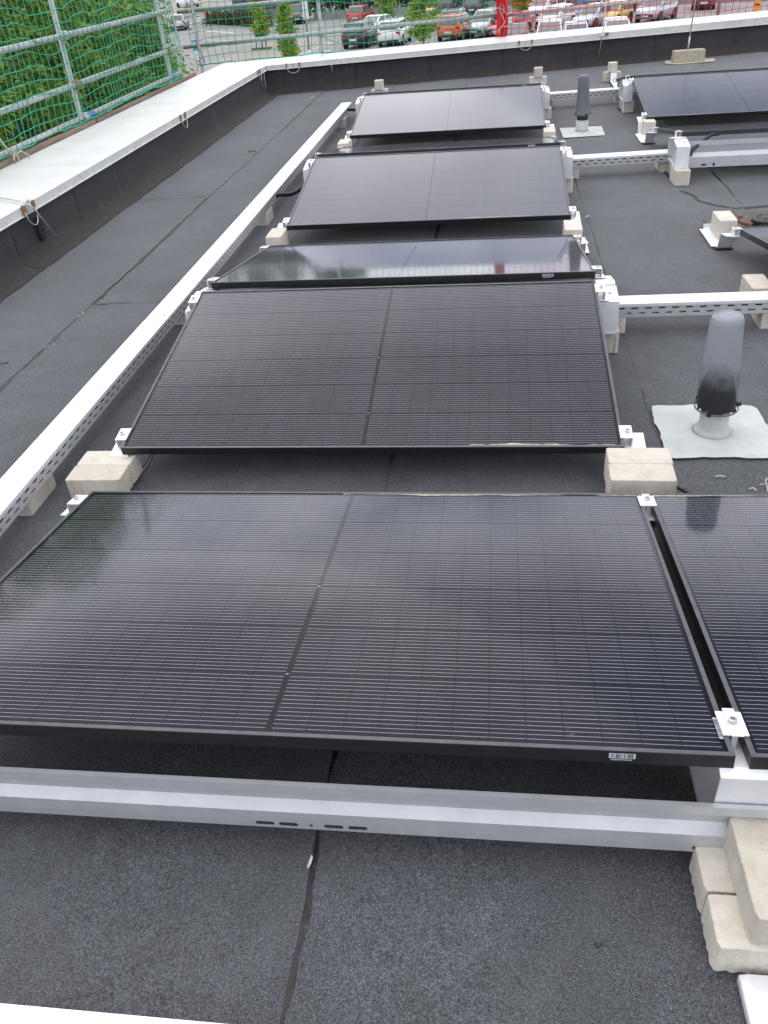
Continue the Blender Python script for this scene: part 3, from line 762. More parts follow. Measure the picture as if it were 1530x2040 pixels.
# ------------------------------------------------------------------ mounting posts and shoes
def ridge_post(cx, cy, label, front=True, back=True, w=0.092):
    p = empty('ridge_post', (cx, cy, 0)); tag(p, label, 'mounting post', 'aluminium posts under the panel ridges')
    t = R(8.678); zt = ZH - 0.036 
    def zs(dy): return zt - abs(dy)*math.tan(t) 
    fpts = [(-0.165, 0.116), (-0.160, zs(-.160)), (-0.022, zs(-.022))]
    bpts = [(0.022, zs(.022)), (0.160, zs(.160)), (0.165, 0.116)]
    if front: bevel(bent_sheet(MB(), fpts, 0.005, -w/2, w/2).build('front_plate', M_ALUW, p), .0015, 1)
    if back: bevel(bent_sheet(MB(), bpts, 0.005, -w/2, w/2).build('back_plate', M_ALUW, p), .0015, 1)
    bevel(bent_sheet(MB(), [(-0.030, 0.13), (-0.024, zt+0.006), (0.024, zt+0.006), (0.030, 0.13)], 0.004, -w/2+.004, w/2-.004).build('saddle', M_ALU, p), .0015, 1)
    MB().box((-w/2+.003, -0.172, 0.1115), (w/2-.003, 0.172, 0.1165)).build('foot_plate', M_ALUW, p)
    MB().box((-0.030, 0.02, 0.014), (0.030, 0.165, 0.111)).build('base_channel', M_ALU, p)
    MB().box((-0.05, 0.01, 0.0102), (0.05, 0.175, 0.014)).build('rubber_pad', M_RUBBER, p)
    for s in (-1, 1):
        MB().lathe([(0.006, 0), (0.006, 0.005)], 8, (0.012, s*0.09, zs(s*.09)+.003), False).build('bolt', M_BOLT, p)
    return p
ridge_post(-0.030, 2.580, 'white bent post at the left end of the first ridge, touching the cable tray')
ridge_post(1.795, 2.580, 'white bent post at the right end of the first ridge, where a cross tray begins')
ridge_post(-0.020, 5.330, 'white bent post at the left end of the second ridge')
ridge_post(1.805, 5.330, 'white bent post at the right end of the second ridge')
ridge_post(-0.035, 8.168, 'white bent post at the left end of the farthest ridge')
ridge_post(1.795, 8.168, 'white bent post at the right end of the farthest ridge')
ridge_post(2.600, 8.300, 'white bent post at the upper right, under the left corner of the big grey panel')
ridge_post(2.620, 5.490, 'freestanding white bent post with two bolts on a cube paver, right side', True, True)
# end post of the nearest row
p = empty('ridge_post', (1.782, -0.005, 0)); tag(p, 'white post under the gap between the two nearest panels, behind the deflector rail', 'mounting post', 'aluminium posts under the panel ridges')
bevel(bent_sheet(MB(), [(-0.012, 0.10), (-0.016, 0.274), (0.004, 0.2795), (0.15, 0.2545), (0.155, 0.1)], 0.005, -0.052, 0.052).build('front_plate', M_ALUW, p), .002, 2)
MB().box((-0.052, -0.010, 0.09), (0.052, 0.16, 0.10)).build('foot_plate', M_ALUW, p)
MB().box((-0.03, -0.005, 0.0125), (0.03, 0.15, 0.09)).build('base_channel', M_ALU, p)
p = empty('ridge_post', (-0.03, -0.005, 0)); tag(p, 'white post under the near left corner of the largest panel', 'mounting post', 'aluminium posts under the panel ridges')
bevel(bent_sheet(MB(), [(-0.012, 0.10), (-0.016, 0.274), (0.004, 0.2795), (0.15, 0.2545), (0.155, 0.1)], 0.005, -0.045, 0.045).build('front_plate', M_ALUW, p), .002, 2)
MB().box((-0.03, -0.005, 0.0125), (0.03, 0.15, 0.10)).build('base_channel', M_ALU, p)

def shoe(cx, y0, y1, label, s, lone=False):
    """valley shoe: floor strip with upturned tab on the outer side and angled rests under both panels"""
    p = empty('valley_shoe', (cx, (y0+y1)/2, 0)); tag(p, label, 'mounting shoe', 'aluminium shoes in the panel valleys'); h = (y1-y0)/2
    t = math.tan(R(8.678)); zr = ZL - 0.034
    prof = [(-h-0.12, zr+0.12*t), (-h-0.005, zr), (-h+0.03, 0.018), (h-0.03, 0.018), (h+0.005, zr), (h+0.12, zr+0.12*t)]
    if lone: prof = prof[:4] + [(h-0.022, 0.040)]
    bevel(bent_sheet(MB(), prof, 0.004, -0.035, 0.035).build('channel', M_ALUW, p), .001, 1)
    MB().box((-0.05, -h+0.01, 0.0105), (0.05, h-0.01, 0.0155)).build('rubber_pad', M_RUBBER, p)
    pr = [(s*0.020, 0.040), (s*0.075, 0.040), (s*0.078, 0.018)]
    m = MB(); 
    m.box((min(s*.036, s*.062), -h+0.05, 0.016), (max(s*.036, s*.062), h-.05, 0.0195))
    m.build('side_tab', M_ALUW, p)
    return p
for (cx, a, b_, lab, s) in ((-0.032, 1.121, 1.40, 'white shoe under the pale paver pair, left end of the first valley', -1), (1.790, 1.121, 1.40, 'white shoe under the pale paver pair, right end of the first valley', 1),
    (-0.030, 3.760, 4.158, 'white shoe at the left end of the second valley', -1), (1.795, 3.760, 4.158, 'white shoe at the right end of the second valley', 1),
    (-0.020, 6.500, 6.998, 'white shoe at the left end of the third valley', -1), (1.800, 6.500, 6.998, 'white shoe at the right end of the third valley', 1),
    (2.605, 6.650, 7.124, 'white shoe at the valley below the upper right panel', -1), (2.600, 3.800, 4.24, 'white shoe with a dark front under the paver beside the drain', -1)):
    shoe(cx, a, b_, lab, s, cx == 2.600)

# second column and ridge blocks
block(2.655, 7.10, 0.022, 90, 'pale cube-like paver at the left corner of the upper right panel', PT)
block(2.648, 4.085, 0.022, 90, 'pale paver beside the roof drain at the right edge', PT)
block(2.622, 5.350, 0.0105, 90, 'pale cube-like paver carrying the freestanding white post, right of centre', PT)
block(1.806, 2.485, 0.0105, 90, 'narrow paver seen on edge below the right end of the first ridge', PC)
block(1.812, 5.235, 0.0105, 90, 'narrow paver below the right end of the second ridge', PC)
block(1.812, 8.07, 0.0105, 90, 'pale paver below the right end of the farthest ridge', PC)
block(2.62, 8.205, 0.0105, 0, 'grooved pale paver below the post of the upper right panel', PC)
for (cx, cy, who) in ((-0.07, 9.95, 'behind the left end of the farthest panel'), (1.82, 10.2, 'behind the right end of the farthest panel'), (2.69, 10.25, 'left of the upper right panel')):
    block(cx, cy, 0.0125, 0, 'lower paver of the small two-high stack ' + who, PT)
    block(cx+0.0, cy-.02, 0.1135, 90, 'upper paver of the small two-high stack ' + who, PC)
shoe(2.70, 9.48, 10.16, 'dark-sided shoe in front of the small paver stack at the upper right', 1)

# ------------------------------------------------------------------ deflector rails
def perforate(m, x0, x1, za, zb, y, holes):
    """flat strip in the xz plane at y with slot holes (xc, zc, half length, half height)"""
    holes = sorted(holes); x = x0
    for (xc, zc, hl, hh) in holes:
        a, b_ = xc-hl-hh*1.2, xc+hl+hh*1.2
        if a > x: m.quad((x, y, za), (a, y, za), (a, y, zb), (x, y, zb))
        k = hh*0.6
        o = [(xc-hl, zc-hh), (xc+hl, zc-hh), (xc+hl+k, zc-hh*.4), (xc+hl+k, zc+hh*.4), (xc+hl, zc+hh), (xc-hl, zc+hh), (xc-hl-k, zc+hh*.4), (xc-hl-k, zc-hh*.4)]
        vs = [(a, y, za), (b_, y, za), (b_, y, zb), (a, y, zb)] + [(q[0], y, q[1]) for q in o]
        m.add(vs, [(0, 1, 5, 4), (1, 6, 5), (1, 2, 7, 6), (2, 8, 7), (2, 3, 9, 8), (3, 10, 9), (3, 0, 11, 10), (0, 4, 11)])
        x = b_
    if x < x1: m.quad((x, y, za), (x1, y, za), (x1, y, zb), (x, y, zb))
def deflector(x0, x1, y, z, label, holes, ztop=0.205, slope=0):
    p = empty('wind_deflector', (x0, y, z)); tag(p, label, 'deflector rail', 'long sheet-metal deflector rails')
    L = x1-x0; k = ztop-0.205
    m = bent_sheet(MB(), [(0.004, 0.1250), (-0.006, 0.1262), (-0.0055, 0.1035), (-0.001, 0.1020), (0.006, 0.0680), (-0.0120, 0.0480), (-0.0125, 0.0195)], 0.0022, 0, L)
    m.build('profile_sheet', M_RAIL, p)
    m = MB(); perforate(m, 0, L, -0.0035, 0.019, -0.0130, [(h[0]-x0, 0.0085, h[1], h[2]) for h in holes])
    solidify(m.build('slotted_flange', M_RAIL, p), 0.002)
    return p
SL = [(0.850, .0165, .0066), (0.900, .0165, .0066), (0.948, .0008, .0052), (0.995, .0165, .0066), (1.045, .0165, .0066)]
deflector(-0.25, 3.6, -0.029, 0.0785, 'long grey sheet-metal deflector rail below the near edge of the largest panel', SL + [(1.715, .009, .007), (2.2, .0155, .0045), (2.25, .0155, .0045)])
dE2 = deflector(2.66, 4.5, 5.43, 0.095, 'white sheet-metal deflector rail under the edge-on panel on the right', [(2.79, .0155, .0045), (2.86, .004, .008)])
dE2.scale = (1, 1, 1.35)

# base rail reaching toward the camera, and the near tray
br = empty('base_rail', (1.80, -0.25, 0)); tag(br, 'flat white aluminium base rail on the roof in the bottom right corner', 'rail')
bevel(MB().extrude_profile([(-0.05, 0.011), (0.05, 0.011), (0.05, 0.030), (0.035, 0.036), (-0.035, 0.036), (-0.05, 0.030)], 0, 1.6).build('channel', M_ALUW, br, (0, 0, 0), (0, 0, R(-90))), .002, 1)

# ------------------------------------------------------------------ cable trays
def tray(name_label, org, rz, L, w, z0, z1, joints, cables, side=True, slope=0.0, pitch=0.060):
    p = empty('cable_tray', org, (0, -slope, R(rz))); tag(p, name_label, 'cable tray', 'perforated metal cable trays with lids')
    ed = [0.0] + list(joints) + [L]
    for i in range(len(ed)-1):
        a, b_ = ed[i]+(0.0008 if i else 0), ed[i+1]-0.0008; dz = 0.0015*(i % 2)
        lid = bent_sheet(MB(), [(-w/2-0.002, z1-0.012+dz), (-w/2-0.002, z1+dz), (w/2+0.002, z1+dz), (w/2+0.002, z1-0.012+dz)], 0.0024, a, b_).build('lid', M_ALUW, p)
        for s in (-1, 1):
            if i: MB().lathe([(0.006, 0), (0.006, 0.003)], 8, (a+0.06, s*w*0.22, z1+dz+0.0012), False).build('rivet', M_BOLT, lid)
    hm = (z0+z1-0.006)/2
    for s in (-1, 1):
        m = MB(); h1 = []; h2 = []; n = int(L/pitch)
        for k in range(n):
            h1.append((pitch*(k+0.30), z0+(z1-z0)*0.30, 0.0135, 0.0034)); h2.append((pitch*(k+0.75), z0+(z1-z0)*0.66, 0.0135, 0.0034))
        h2 = [h for h in h2 if h[0] < L-0.03]
        perforate(m, 0, L, z0, hm, s*w/2, h1); perforate(m, 0, L, hm, z1-0.003, s*w/2, h2)
        solidify(m.build('side_panel', M_TRAY, p), 0.0016)
    MB().box((0, -w/2+.001, z0-0.0015), (L, w/2-.001, z0)).build('floor_panel', M_ALU, p)
    for k, (mt, yy, zz, rr) in enumerate(cables):
        n = max(4, int(L/0.35)); pts = [(L*i/n, max(-w/2+rr+.002, min(w/2-rr-.002, yy+random.uniform(-.008, .008))), z0+zz+random.uniform(0, .006)) for i in range(n+1)]
        MB().tube(pts, rr, 6).build('cable', mt, p)
    return p
CB = [(M_REDCABLE, -0.042, .012, .0055), (M_REDCABLE, -0.030, .030, .0055), (M_BLACKCABLE, -0.010, .012, .0055), (M_BLACKCABLE, 0.02, .012, .0055), (M_REDCABLE, 0.045, .010, .0055)]
tray('long white-lidded cable tray running along the left side of the panels to the far roof', (-0.306, -1.3, 0), 90, 10.16, 0.105, 0.086, 0.145, (1.75, 3.90, 6.75, 9.20), CB)
CC = [(M_BLACKCABLE, -0.02, .012, .006), (M_BLACKCABLE, 0.012, .014, .006), (M_BLACKCABLE, 0.0, .028, .0055)]
tray('short slotted cable tray from the first ridge to the right edge, behind the translucent hood', (1.842, 2.712, 0), 1.2, 1.95, 0.100, 0.084, 0.146, (1.1,), CC)
tray('slotted cable tray linking the second ridge to the freestanding white post', (1.855, 5.660, 0), 4.0, 0.80, 0.120, 0.087, 0.147, (), CC)
tray('slotted cable tray at the farthest ridge, passing behind the dark grey vent pipe', (1.855, 8.700, 0), 5.0, 0.78, 0.110, 0.086, 0.146, (), CC)
tray('white tray lid cut off by the bottom left corner', (-0.24, -0.508, 0), 0, 1.45, 0.105, 0.086, 0.145, (), CB)
# pavers under the trays
for (cx, cy, rz, lab) in ((-0.330, 1.262, 90, 'paver under the long left tray, beside the nearest panel'), (-0.320, 2.985, 90, 'paver under the long left tray at the first ridge'),
    (-0.300, 4.78, 90, 'paver under the long left tray beside the second row'), (-0.285, 8.28, 90, 'paver under the far end of the long left tray')):
    block(cx, cy, 0.0045, rz, lab, PV, 'pavers carrying the cable trays')
for (cx, cy, lab) in ((1.865, 2.765, 'paver under the left end of the first cross tray'), (2.565, 2.785, 'paver under the right part of the first cross tray at the photo edge'),
    (1.890, 5.71, 'paver under the left end of the second cross tray'), (2.585, 5.78, 'paver under the right end of the second cross tray, behind the cube paver'),
    (1.862, 8.80, 'paver under the left end of the farthest cross tray'), (2.618, 8.86, 'grooved paver under the right end of the farthest cross tray')):
    block(cx, cy, 0.0050, 90, lab, PV, 'pavers carrying the cable trays')
block(2.56, 2.98, 0.0105, 90, 'upright pale paver behind the first cross tray at the photo edge', PL10)

# ------------------------------------------------------------------ loose cables
def cable(label, pts, r, mt=M_BLACKCABLE, cat='cable', sm=6):
    P = [Vector(p) for p in pts]; o = []
    for i in range(len(P)-1):
        p0, p1, p2, p3 = P[max(i-1, 0)], P[i], P[i+1], P[min(i+2, len(P)-1)]
        for k in range(sm):
            t = k/sm
            o.append(0.5*((2*p1) + (-p0+p2)*t + (2*p0-5*p1+4*p2-p3)*t*t + (-p0+3*p1-3*p2+p3)*t**3))
    o.append(P[-1])
    return tag(MB().tube(o, r, 8).build('cable', mt), label, cat, 'loose black cables')
cable('black cable curving out from the pale paver pair beside the translucent hood', [(1.84, 1.30, .05), (1.90, 1.29, .055), (1.95, 1.24, .045), (1.97, 1.17, .03), (1.96, 1.0, .02)], 0.0065)
cable('black cable lying along the first ridge gap between two panels', [(0.05, 2.575, .27), (0.12, 2.56, .285), (0.22, 2.575, .288), (0.6, 2.58, .285), (1.2, 2.58, .282), (1.7, 2.58, .27)], 0.0055)
cable('thick black cable bundle leaving the long tray at the second ridge', [(-0.30, 5.0, .115), (-0.235, 5.06, .115), (-0.16, 5.13, .10), (-0.085, 5.22, .13), (-0.02, 5.30, .20), (0.06, 5.33, .25)], 0.016)
cable('thick black cable bundle from the far end of the long tray to the farthest panel', [(-0.27, 8.55, .12), (-0.225, 8.56, .12), (-0.15, 8.48, .13), (-0.09, 8.34, .17), (-0.02, 8.22, .23), (0.06, 8.18, .27)], 0.017)
cable('black corrugated cable leading from under the edge-on right panel to its tray', [(2.68, 5.38, .18), (2.70, 5.40, .215), (2.76, 5.45, .25), (2.83, 5.50, .285), (2.9, 5.56, .28)], 0.012)

# ------------------------------------------------------------------ vent hoods
def blob_patch(c, hx, hy, z, name, mt, parent, seed, n=72, corner=4.0, rz=0.0):
    r = np.random.default_rng(seed); ph = r.random(4)*6
    vs = [(c[0], c[1], z+0.002)]
    for k in range(n):
        a = 2*math.pi*k/n; ca, sa = math.cos(a), math.sin(a)
        rad = 1/((abs(ca)**corner + abs(sa)**corner)**(1/corner))
        rad *= 1 + 0.018*math.sin(5*a+ph[0]) + 0.012*math.sin(11*a+ph[1]) + 0.007*math.sin(23*a+ph[2])
        x, y = hx*rad*ca, hy*rad*sa
        vs.append((c[0]+x*math.cos(rz)-y*math.sin(rz), c[1]+x*math.sin(rz)+y*math.cos(rz), z))
    m = MB(); m.add(vs, [(0, 1+k, 1+(k+1) % n) for k in range(n)])
    o = m.build(name, mt, parent); return o
v1 = empty('vent_pipe', (2.112, 1.735, 0)); tag(v1, 'tall translucent grey plastic vent hood with a dark inside, on a pale sealed patch', 'vent pipe')
blob_patch((0.005, 0.005, 0), 0.195, 0.198, 0.0125, 'sealing_patch', M_PATCH, v1, 3, corner=16.0)
MB().lathe([(0.075, 0.012), (0.060, 0.022), (0.051, 0.045), (0.050, 0.10), (0.046, 0.118)], 18, (0, 0, 0)).build('collar', M_PATCH, v1)
MB().lathe([(0.047, 0.10), (0.047, 0.125), (0.052, 0.128)], 24).build('sleeve', M_BLACKPL, v1)
hd = MB().lathe([(0.0725, 0.108), (0.0735, 0.112), (0.0715, 0.118), (0.066, 0.23), (0.060, 0.34), (0.055, 0.430), (0.051, 0.448), (0.043, 0.457), (0.041, 0.4535), (0.020, 0.455), (0.0015, 0.455)], 40, cap=False).build('hood', M_HOOD, v1, None, (R(-1.0), R(-1.5), 0))
r_ = np.random.default_rng(5); prof = [(0.069, 0.114), (0.067, 0.15), (0.062, 0.20), (0.054, 0.235), (0.040, 0.258), (0.018, 0.272), (0.001, 0.275)]
core = MB().lathe(prof, 28, cap=False); core.v = [(x*(1+r_.normal(0, .03)), y*(1+r_.normal(0, .03)), z+r_.normal(0, .006)-(0.05*max(0, x/.06) if z > .14 else 0)) for x, y, z in core.v]
core.build('dark_lining', M_RUBBER, v1)
MB().lathe([(0.0735, 0.106), (0.0765, 0.110), (0.0735, 0.114)], 40, cap=False).build('rim', M_GREYPIPE, v1)
for a in (0.15, 2.2, 4.2):
    MB().box((-0.008, -0.007, 0), (0.008, 0.007, 0.014), Matrix.Translation((0.080*math.cos(a), 0.080*math.sin(a), 0.108)) @ Matrix.Rotation(a, 4, 'Z')).build('rim_clip', M_BLACKPL, v1)
v2 = empty('vent_pipe', (2.106, 7.37, 0)); tag(v2, 'opaque dark grey vent pipe with a black collar on a small pale patch', 'vent pipe')
m = MB().add([(-0.185, -0.29, .0130), (0.185, -0.26, .0130), (0.195, 0.16, .0130), (-0.19, 0.17, .0130)], [(0, 1, 2, 3)])
m.build('sealing_patch', M_PATCH, v2)
MB().lathe([(0.062, 0.012), (0.056, 0.03), (0.056, 0.105)], 20).build('collar', M_PATCH, v2)
MB().lathe([(0.048, 0.10), (0.050, 0.112), (0.050, 0.142), (0.047, 0.15)], 20).build('sleeve', M_BLACKPL, v2)
MB().lathe([(0.064, 0.145), (0.067, 0.148), (0.064, 0.156), (0.056, 0.30), (0.0485, 0.445), (0.045, 0.462), (0.036, 0.471), (0.002, 0.473)], 32, cap=False).build('hood', M_GREYPIPE, v2, None, (0, R(-1.2), 0))
for a in (0.1, 3.1, -1.2): MB().box((-0.007, -0.006, 0), (0.007, 0.006, 0.012), Matrix.Translation((0.068*math.cos(a), 0.068*math.sin(a), 0.148)) @ Matrix.Rotation(a, 4, 'Z')).build('rim_clip', M_BLACKPL, v2)

# ------------------------------------------------------------------ roof drain
dr = empty('roof_drain', (2.93, 4.245, 0)); tag(dr, 'black ribbed dome strainer of the roof drain in brown silt, right edge', 'roof drain')
blob_patch((-0.02, 0.10, 0), 0.30, 0.20, 0.0118, 'silt', M_DIRT, dr, 9, corner=2.6)
MB().lathe([(0.070, 0.012), (0.066, 0.045)], 24).build('inner_cup', M_RUST, dr)
m = MB()
for k in range(30):
    a = 2*math.pi*k/30; Mx = Matrix.Rotation(a, 4, 'Z')
    m.hexa([tuple(Mx @ Vector(q)) for q in ((.070, -.0035, .012), (.090, -.0035, .012), (.090, .0035, .012), (.070, .0035, .012))],
           [tuple(Mx @ Vector(q)) for q in ((.066, -.003, .052), (.079, -.003, .050), (.079, .003, .050), (.066, .003, .052))])
m.build('ribs', M_BLACKPL, dr)
MB().lathe([(0.082, 0.047), (0.082, 0.052), (0.066, 0.060), (0.045, 0.0615), (0.045, 0.0585), (0.036, 0.0585), (0.036, 0.0618), (0.001, 0.0625)], 30, cap=False).build('dome', simple('faded black plastic', (0.07, 0.07, 0.07), 0.7), dr)
for k in range(8):
    a = 2*math.pi*(k+.5)/8
    MB().box((-0.007, -0.009, 0), (0.007, 0.009, 0.0015), Matrix.Translation((0.054*math.cos(a), 0.054*math.sin(a), 0.061)) @ Matrix.Rotation(a, 4, 'Z')).build('slot', M_RUBBER, dr)
m_t = simple('terracotta fitting', (0.20, 0.11, 0.08), 0.7)
MB().lathe([(0.016, 0), (0.02, 0.012), (0.014, 0.03), (0.016, 0.038), (0.009, 0.04)], 14, (-0.125, 0.095, 0.012)).build('fitting', m_t, dr)
MB().tube([(-0.125, 0.07, .022), (-0.115, 0.02, .024), (-0.08, -0.03, .022)], 0.016, 8).build('clay_rim', m_t, dr)

# ------------------------------------------------------------------ air terminal
at = empty('air_terminal', (3.80, 11.50, 0)); tag(at, 'tall thin lightning rod standing in a brown concrete block on a beige mat', 'air terminal')
m = MB().add([(-0.30, -0.06, .0135), (-0.18, -0.20, .0135), (0.30, -0.13, .0135), (0.36, 0.10, .0135), (0.1, 0.22, .0135), (-0.26, 0.18, .0135)], [(0, 1, 2, 3, 4, 5)])
solidify(m.build('mat', simple('beige mat', (0.45, 0.40, 0.32), 0.9, var=0.15), at), 0.004, 1)
bevel(MB().hexa([(-0.20, -0.09, .016), (0.20, -0.05, .016), (0.19, 0.10, .016), (-0.21, 0.06, .016)], [(-0.20, -0.085, .15), (0.195, -0.045, .15), (0.185, 0.095, .15), (-0.205, 0.055, .15)]).build('concrete_base', M_BLOCKDARK, at), .006, 2)
MB().tube([(-0.02, 0, .14), (-0.015, 0, .30)], 0.010, 10).build('socket', M_LWIRE, at)
MB().tube([(-0.02, 0, .14), (0.0, 0.0, .8), (0.10, 0.02, 2.6)], 0.0075, 10).build('rod', M_LWIRE, at)

# ------------------------------------------------------------------ small debris on the roof
M_LEAF = simple('dry leaf', (0.07, 0.05, 0.035), 0.8)
def scrap(label, c, s, mt, cat='debris', rz=0):
    m = MB(); n = 7; vs = []
    for i in range(n):
        t = i/(n-1)*2-1; w = s[1]*(1-t*t)+0.0006
        vs += [(s[0]*t, -w, .002*(1-t*t)), (s[0]*t, w, .002+.006*abs(t))]
    m.add(vs, [(2*i, 2*i+2, 2*i+3, 2*i+1) for i in range(n-1)])
    o = m.build('leaf_scrap', mt, None, (c[0], c[1], c[2]), (0, 0, R(rz))); solidify(o, 0.001); tag(o, label, cat, 'scraps lying on the roof'); return o
scrap('small dark curled leaf on the roof at the lower right', (1.515, -0.205, 0.009), (0.007, 0.003), M_LEAF, rz=15)
scrap('pale scrap stuck on the foreground roof seam', (0.943, -0.078, 0.010), (0.014, 0.0025), simple('pale flake', (0.6, 0.58, 0.52), 0.8), rz=80)
scrap('dark twig on the roof between tray and parapet, lower left', (-1.06, 2.44, 0.008), (0.03, 0.004), M_LEAF, rz=5)
scrap('dark leaf on the roof near the far left corner', (-0.99, 7.2, 0.009), (0.04, 0.012), M_LEAF, rz=0)
M_SPLASH = simple('dried pale splash', (0.42, 0.42, 0.40), .9, var=.3, scale=60)
def splash(pts, w, seed):
    rr = random.Random(seed); ribbon(pts, [(w*rr.uniform(.4, 1.2), w*rr.uniform(.4, 1.2)) for _ in pts], 0.0125, 'pale_splash', M_SPLASH)
splash([(2.205, 1.33), (2.21, 1.36), (2.213, 1.39), (2.222, 1.41), (2.232, 1.405), (2.235, 1.39)], .0022, 1); splash([(2.19, 1.37), (2.21, 1.375), (2.225, 1.38)], .0018, 2); splash([(2.205, 1.33), (2.22, 1.318), (2.24, 1.32)], .003, 3)
splash([(2.15, 1.345), (2.165, 1.35), (2.17, 1.335)], .004, 4); splash([(2.06, 1.42), (2.075, 1.425), (2.09, 1.42)], .003, 5)
splash([(-1.02, 10.2), (-0.99, 10.32), (-1.0, 10.45)], .010, 6); splash([(-1.0, 10.32), (-0.96, 10.40)], .008, 7); splash([(1.90, 4.55), (1.92, 4.6), (1.935, 4.57)], .008, 8); splash([(1.885, 3.3), (1.90, 3.36)], .006, 9)
for k in range(14):
    rr = random.Random(300+k); y = rr.uniform(1.5, 9.8); splash([(-0.925+rr.uniform(-.01, .012), y), (-0.922+rr.uniform(-.01, .012), y+rr.uniform(.02, .05))], rr.uniform(.002, .006), k)
#BACKGROUND
# ------------------------------------------------------------------ scaffold rails, toe boards and nets
GZ = -4.70
def tube_thing(label, pts, r=0.0242, cat='scaffold tube', couplers=(), tape=()):
    c = empty('scaffold_tube', pts[0]); tag(c, label, cat, 'scaffold tubes of the edge guard')
    o = Vector(pts[0]); q = [Vector(p)-o for p in pts]
    MB().tube(q, r, 12).build('tube', M_STEEL, c)
    for t, mt in couplers:
        p = q[0].lerp(q[-1], t); d = (q[-1]-q[0]).normalized()
        MB().tube([p - d*0.045, p - d*0.04, p + d*0.04, p + d*0.045], [r*1.3, r*1.55, r*1.55, r*1.3], 10).build('coupler', mt, c)
    for t in tape:
        p = q[0].lerp(q[-1], t); d = (q[-1]-q[0]).normalized()
        MB().tube([p - d*0.06, p + d*0.06], r*1.06, 12).build('marking_band', M_BLUETAPE, c)
    return c
XS = -2.43
tube_thing('upper grey guard rail tube along the left roof edge', [(XS, 2.0, 1.085), (XS, 9.75, 1.085)], couplers=((.632, M_STEEL),))
tube_thing('middle grey guard rail tube along the left roof edge, with a rusty coupler', [(XS, 2.0, .70), (XS, 9.75, .705)], couplers=((.632, M_RUST), (.96, M_RUST)))
tube_thing('lowest grey guard rail tube along the left roof edge, with blue bands', [(XS, 2.0, .415), (XS, 9.75, .445)], couplers=((.633, M_STEEL),), tape=(.65, .96))
XP = -2.485
for yy, lab in ((6.93, 'upright grey scaffold post in the middle of the left net'), (9.52, 'upright grey scaffold post at the far end of the left net')):
    tube_thing(lab, [(XP, yy, GZ), (XP, yy, 2.3)], cat='scaffold post')
def yS(x): return yF(x) + 0.74
tube_thing('upright scaffold post at the roof corner where both nets meet', [(-2.72, 11.45, GZ), (-2.68, 11.42, 2.3)], cat='scaffold post')
tube_thing('upright grey scaffold post in the middle of the far green net', [(-1.06, yS(-1.06)+.05, GZ), (-1.06, yS(-1.06)+.05, 2.3)], cat='scaffold post', couplers=((.758, M_STEEL),))
tube_thing('upright scaffold post hidden inside the bundled red net', [(1.40, yS(1.4)+.05, GZ), (1.40, yS(1.4)+.05, 2.3)], cat='scaffold post')
tube_thing('upright scaffold post far right behind the red net', [(5.6, yS(5.6)+.05, GZ), (5.6, yS(5.6)+.05, 2.3)], cat='scaffold post')
tube_thing('grey guard rail tube across the far green net', [(-2.9, yS(-2.9), .575), (-1.06, yS(-1.06), .605), (1.35, yS(1.35), .635)])
tube_thing('higher grey guard rail tube at the top of the far green net, upper left', [(-2.9, yS(-2.9), .985), (1.35, yS(1.35), 1.05)])
tube_thing('grey guard rail tube across the red net', [(1.42, yS(1.42), .625), (6.2, yS(6.2), .70)])
def board(label, a, b, z0, z1, nrm, t=0.03):
    m = MB(); a = Vector((a[0], a[1], 0)); b = Vector((b[0], b[1], 0)); n = Vector((nrm[0], nrm[1], 0)).normalized()*t
    m.hexa([(a.x, a.y, z0), (b.x, b.y, z0), (b.x+n.x, b.y+n.y, z0), (a.x+n.x, a.y+n.y, z0)], [(a.x, a.y, z1), (b.x, b.y, z1), (b.x+n.x, b.y+n.y, z1), (a.x+n.x, a.y+n.y, z1)])
    o = m.build('toe_board', M_WOOD); bevel(o, .003, 1); tag(o, label, 'toe board', 'wooden toe boards outside the left coping'); return o
board('near brown wooden toe board outside the left coping', (-2.385, 3.4), (-2.385, 7.02), .20, .398, (-1, 0))
board('far brown wooden toe board outside the left coping', (-2.39, 7.06), (-2.39, 10.2), .20, .392, (-1, 0))

def net(label, org, du, nu, nv, mat_, seed, cell=0.1, r=0.0038, wav=0.03, lean=0.0, z0=0.0, gather=None):
    """square-mesh safety net in the plane (du, z) hung from org"""
    rr = np.random.default_rng(seed); p = empty('safety_net', org); tag(p, label, 'safety net')
    du = Vector((du[0], du[1], 0)).normalized(); nn = Vector((-du.y, du.x, 0)); ph = rr.random(12)*6.28
    G = {}
    for i in range(nu+1):
        for j in range(nv+1):
            u, v = i*cell, j*cell
            sag = 0.030*math.sin(u*2.3+ph[0]) + 0.02*math.sin(u*5.1+ph[1]+v*1.5) + 0.010*math.sin(u*11+ph[2]+v*3)
            off = wav*(math.sin(u*3.1+ph[3]+v*.9)+.6*math.sin(u*6.7+ph[4]-v*1.7)+.4*math.sin(v*4+ph[5]))
            uu = u + 0.018*math.sin(v*5+ph[6]+u*2) + rr.normal(0, .004)
            if gather:
                gx, gw = gather; dd = uu-gx; uu = gx + dd*(1-0.55*math.exp(-(dd/gw)**2))
            G[i, j] = du*uu + nn*off + Vector((0, 0, z0 + v + sag*min(1, .2+v) + rr.normal(0, .004)))
    m = MB()
    for i in range(nu+1): m.tube([G[i, j] for j in range(nv+1)], r, 4, False)
    for j in range(nv+1): m.tube([G[i, j] for i in range(nu+1)], r, 4, False)
    tag(m.build('mesh_cords', mat_, p), kind='stuff')
    for j in (0, nv): MB().tube([G[i, j] for i in range(nu+1)], r*1.9, 5, False).build('edge_rope', mat_, p)
    return p
